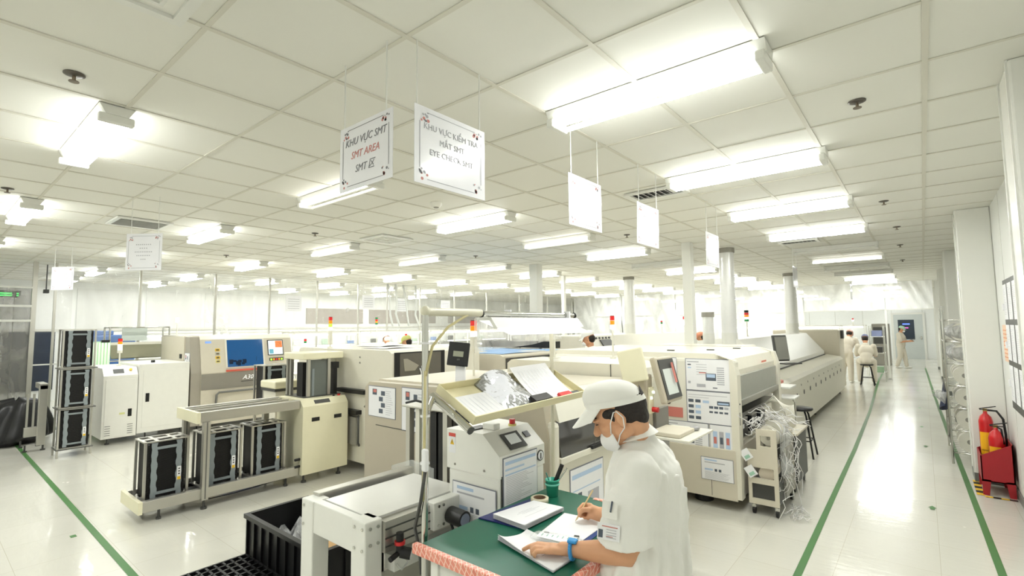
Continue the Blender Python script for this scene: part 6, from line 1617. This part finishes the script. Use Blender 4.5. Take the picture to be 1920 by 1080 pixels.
def exting(x, y, h, r, label, hose=False, lab=True):
    t = T('fire_extinguisher', label, 'fire extinguisher', (x, y, .15), 'fire extinguishers in the red stand'); z = .152
    MB().lathe([(0, 0), (r, .005), (r, h), (r * .8, h + .05), (r * .3, h + .085), (.018, h + .09), (.018, h + .11), (0, h + .11)], (x, y, z), 24).build('cylinder', RED, t)
    MB().cbox((x, y, z + h + .12), (.035, .03, .03)).build('valve', mat('brass', (170, 140, 80), .3, .8), t)
    MB().cbox((x + .02, y - .01, z + h + .15), (.14, .02, .008), Matrix.Rotation(R(-14), 3, 'Y')).build('lever', BLACK, t)
    MB().cbox((x + .01, y - .01, z + h + .125), (.11, .02, .008)).build('lever', BLACK, t)
    if lab:
        mb = MB(); n = 8
        for q in range(n):
            a0, a1 = R(205 + 11 * q), R(205 + 11 * (q + 1))
            mb.quad((x + (r + .002) * math.cos(a0), y + (r + .002) * math.sin(a0), z + .06), (x + (r + .002) * math.cos(a1), y + (r + .002) * math.sin(a1), z + .06), (x + (r + .002) * math.cos(a1), y + (r + .002) * math.sin(a1), z + h * .8), (x + (r + .002) * math.cos(a0), y + (r + .002) * math.sin(a0), z + h * .8))
        mb.mat(1)
        for q in range(4):
            zz = z + .1 + q * .05
            for w_ in range(1, 6):
                a0, a1 = R(205 + 11 * w_), R(205 + 11 * (w_ + .8))
                mb.quad((x + (r + .003) * math.cos(a0), y + (r + .003) * math.sin(a0), zz), (x + (r + .003) * math.cos(a1), y + (r + .003) * math.sin(a1), zz), (x + (r + .003) * math.cos(a1), y + (r + .003) * math.sin(a1), zz + .012), (x + (r + .003) * math.cos(a0), y + (r + .003) * math.sin(a0), zz + .012))
        mb.build('label', [mat('extinguisher label yellow', (240, 180, 30), .4), mat('label brown', (160, 110, 20), .5)], t)
    if hose:
        MB().tube([(x + .02, y, z + h + .12), (x + .09, y - .02, z + h + .12), (x + .135, y - .04, z + h + .04), (x + .145, y - .05, z + h - .12), (x + .14, y - .06, z + .22)], .011).build('hose', BLACK, t)
        MB().cyl((x + .14, y - .06, z + .24), (x + .135, y - .06, z + .08), .014, .032).build('horn', BLACK, t)
    else: MB().tube([(x, y, z + h + .12), (x + .04, y - .03, z + h + .10), (x + .05, y - .04, z + h - .05)], .009).build('hose', BLACK, t)
exting(.47, 7.55, .56, .06, 'tallest red fire extinguisher, with long black hose and horn', True)
exting(.53, 7.36, .42, .065, 'short red fire extinguisher with yellow label at the front of the stand')

# notice board on the wall
t = T('notice_board', 'dark framed notice board with white sheets on the wall by the near pillar', 'notice board', (.645, 6.3, 1.55))
MB().box(.60, .655, 5.6, 6.55, 1.0, 2.18, .004).build('board', DGREY, t)
k = 0
for y in (5.66, 5.97, 6.27):
    for z in (1.08, 1.45, 1.82): sheet(t, (.599, y + .24, z), (0, -1, 0), (0, 0, 1), .23, .31, 5, 50 + k, 'posted_sheet', border=False); k += 1
for z in (1.2, 1.55, 1.9): MB().box(.585, .60, 6.48, 6.54, z, z + .06).build('clip', PAPER, t)
t = T('wall_notice', 'orange tinted paper notice on the wall above the fire extinguishers', 'notice', (.655, 7.25, 1.55))
mb = MB().box(.655, .659, 7.05, 7.45, 1.38, 1.76); mb.mat(1)
for z in range(8): mb.box(.653, .655, 7.16, 7.42, 1.42 + z * .04, 1.43 + z * .04)
mb.build('paper', [mat('orange tinted paper', (238, 205, 178), .6), mat('orange print', (226, 150, 110), .6)], t)
tag(MB().box(.46, .64, 12.5, 12.75, 0, .16, .01).box(.47, .63, 12.52, 12.73, .16, .17).build('floor_box', DGREY), 'small dark box on the floor by the far pillars', 'box')
# white plastic bag on cabinet etc.
tag(MB().box(-9.3, -9.28, 6.9, 7.2, 0.0, .004).build('floor_marker', YELL), 'yellow marker tape on the floor near the line entrance', 'floor tape')

# ------------------------------------------------------------------ light, camera, view
w = bpy.data.worlds.new('world'); sc.world = w; w.use_nodes = True
w.node_tree.nodes['Background'].inputs['Color'].default_value = (.9, .92, .9, 1); w.node_tree.nodes['Background'].inputs['Strength'].default_value = .3
cam = bpy.data.cameras.new('camera'); co = bpy.data.objects.new('camera', cam); COL.objects.link(co)
FPX, YAW, PITCH, ROLL = 931.06, .68903, .077143, -.010718
cy, sy, cp, sp = math.cos(YAW), math.sin(YAW), math.cos(PITCH), math.sin(PITCH)
fw = Vector((-sy * cp, cy * cp, sp)); r0 = Vector((cy, sy, 0)); u0 = r0.cross(fw)
rr = r0 * math.cos(ROLL) + u0 * math.sin(ROLL); uu = -r0 * math.sin(ROLL) + u0 * math.cos(ROLL)
M = Matrix((rr, uu, -fw)).transposed().to_4x4(); M.translation = Vector((0, 0, CH)); co.matrix_world = M
cam.sensor_width = 36; cam.lens = FPX / 1920 * 36; cam.clip_start = .02; cam.clip_end = 100
sc.camera = co
cy_ = sc.cycles
cy_.max_bounces = 8; cy_.diffuse_bounces = 5; cy_.glossy_bounces = 4; cy_.transmission_bounces = 4; cy_.transparent_max_bounces = 10
cy_.sample_clamp_indirect = 6; cy_.use_denoising = True; cy_.caustics_reflective = False; cy_.caustics_refractive = False
sc.view_settings.view_transform = 'Standard'; sc.view_settings.look = 'None'
sc.view_settings.exposure = EXPO; sc.view_settings.gamma = 1.0
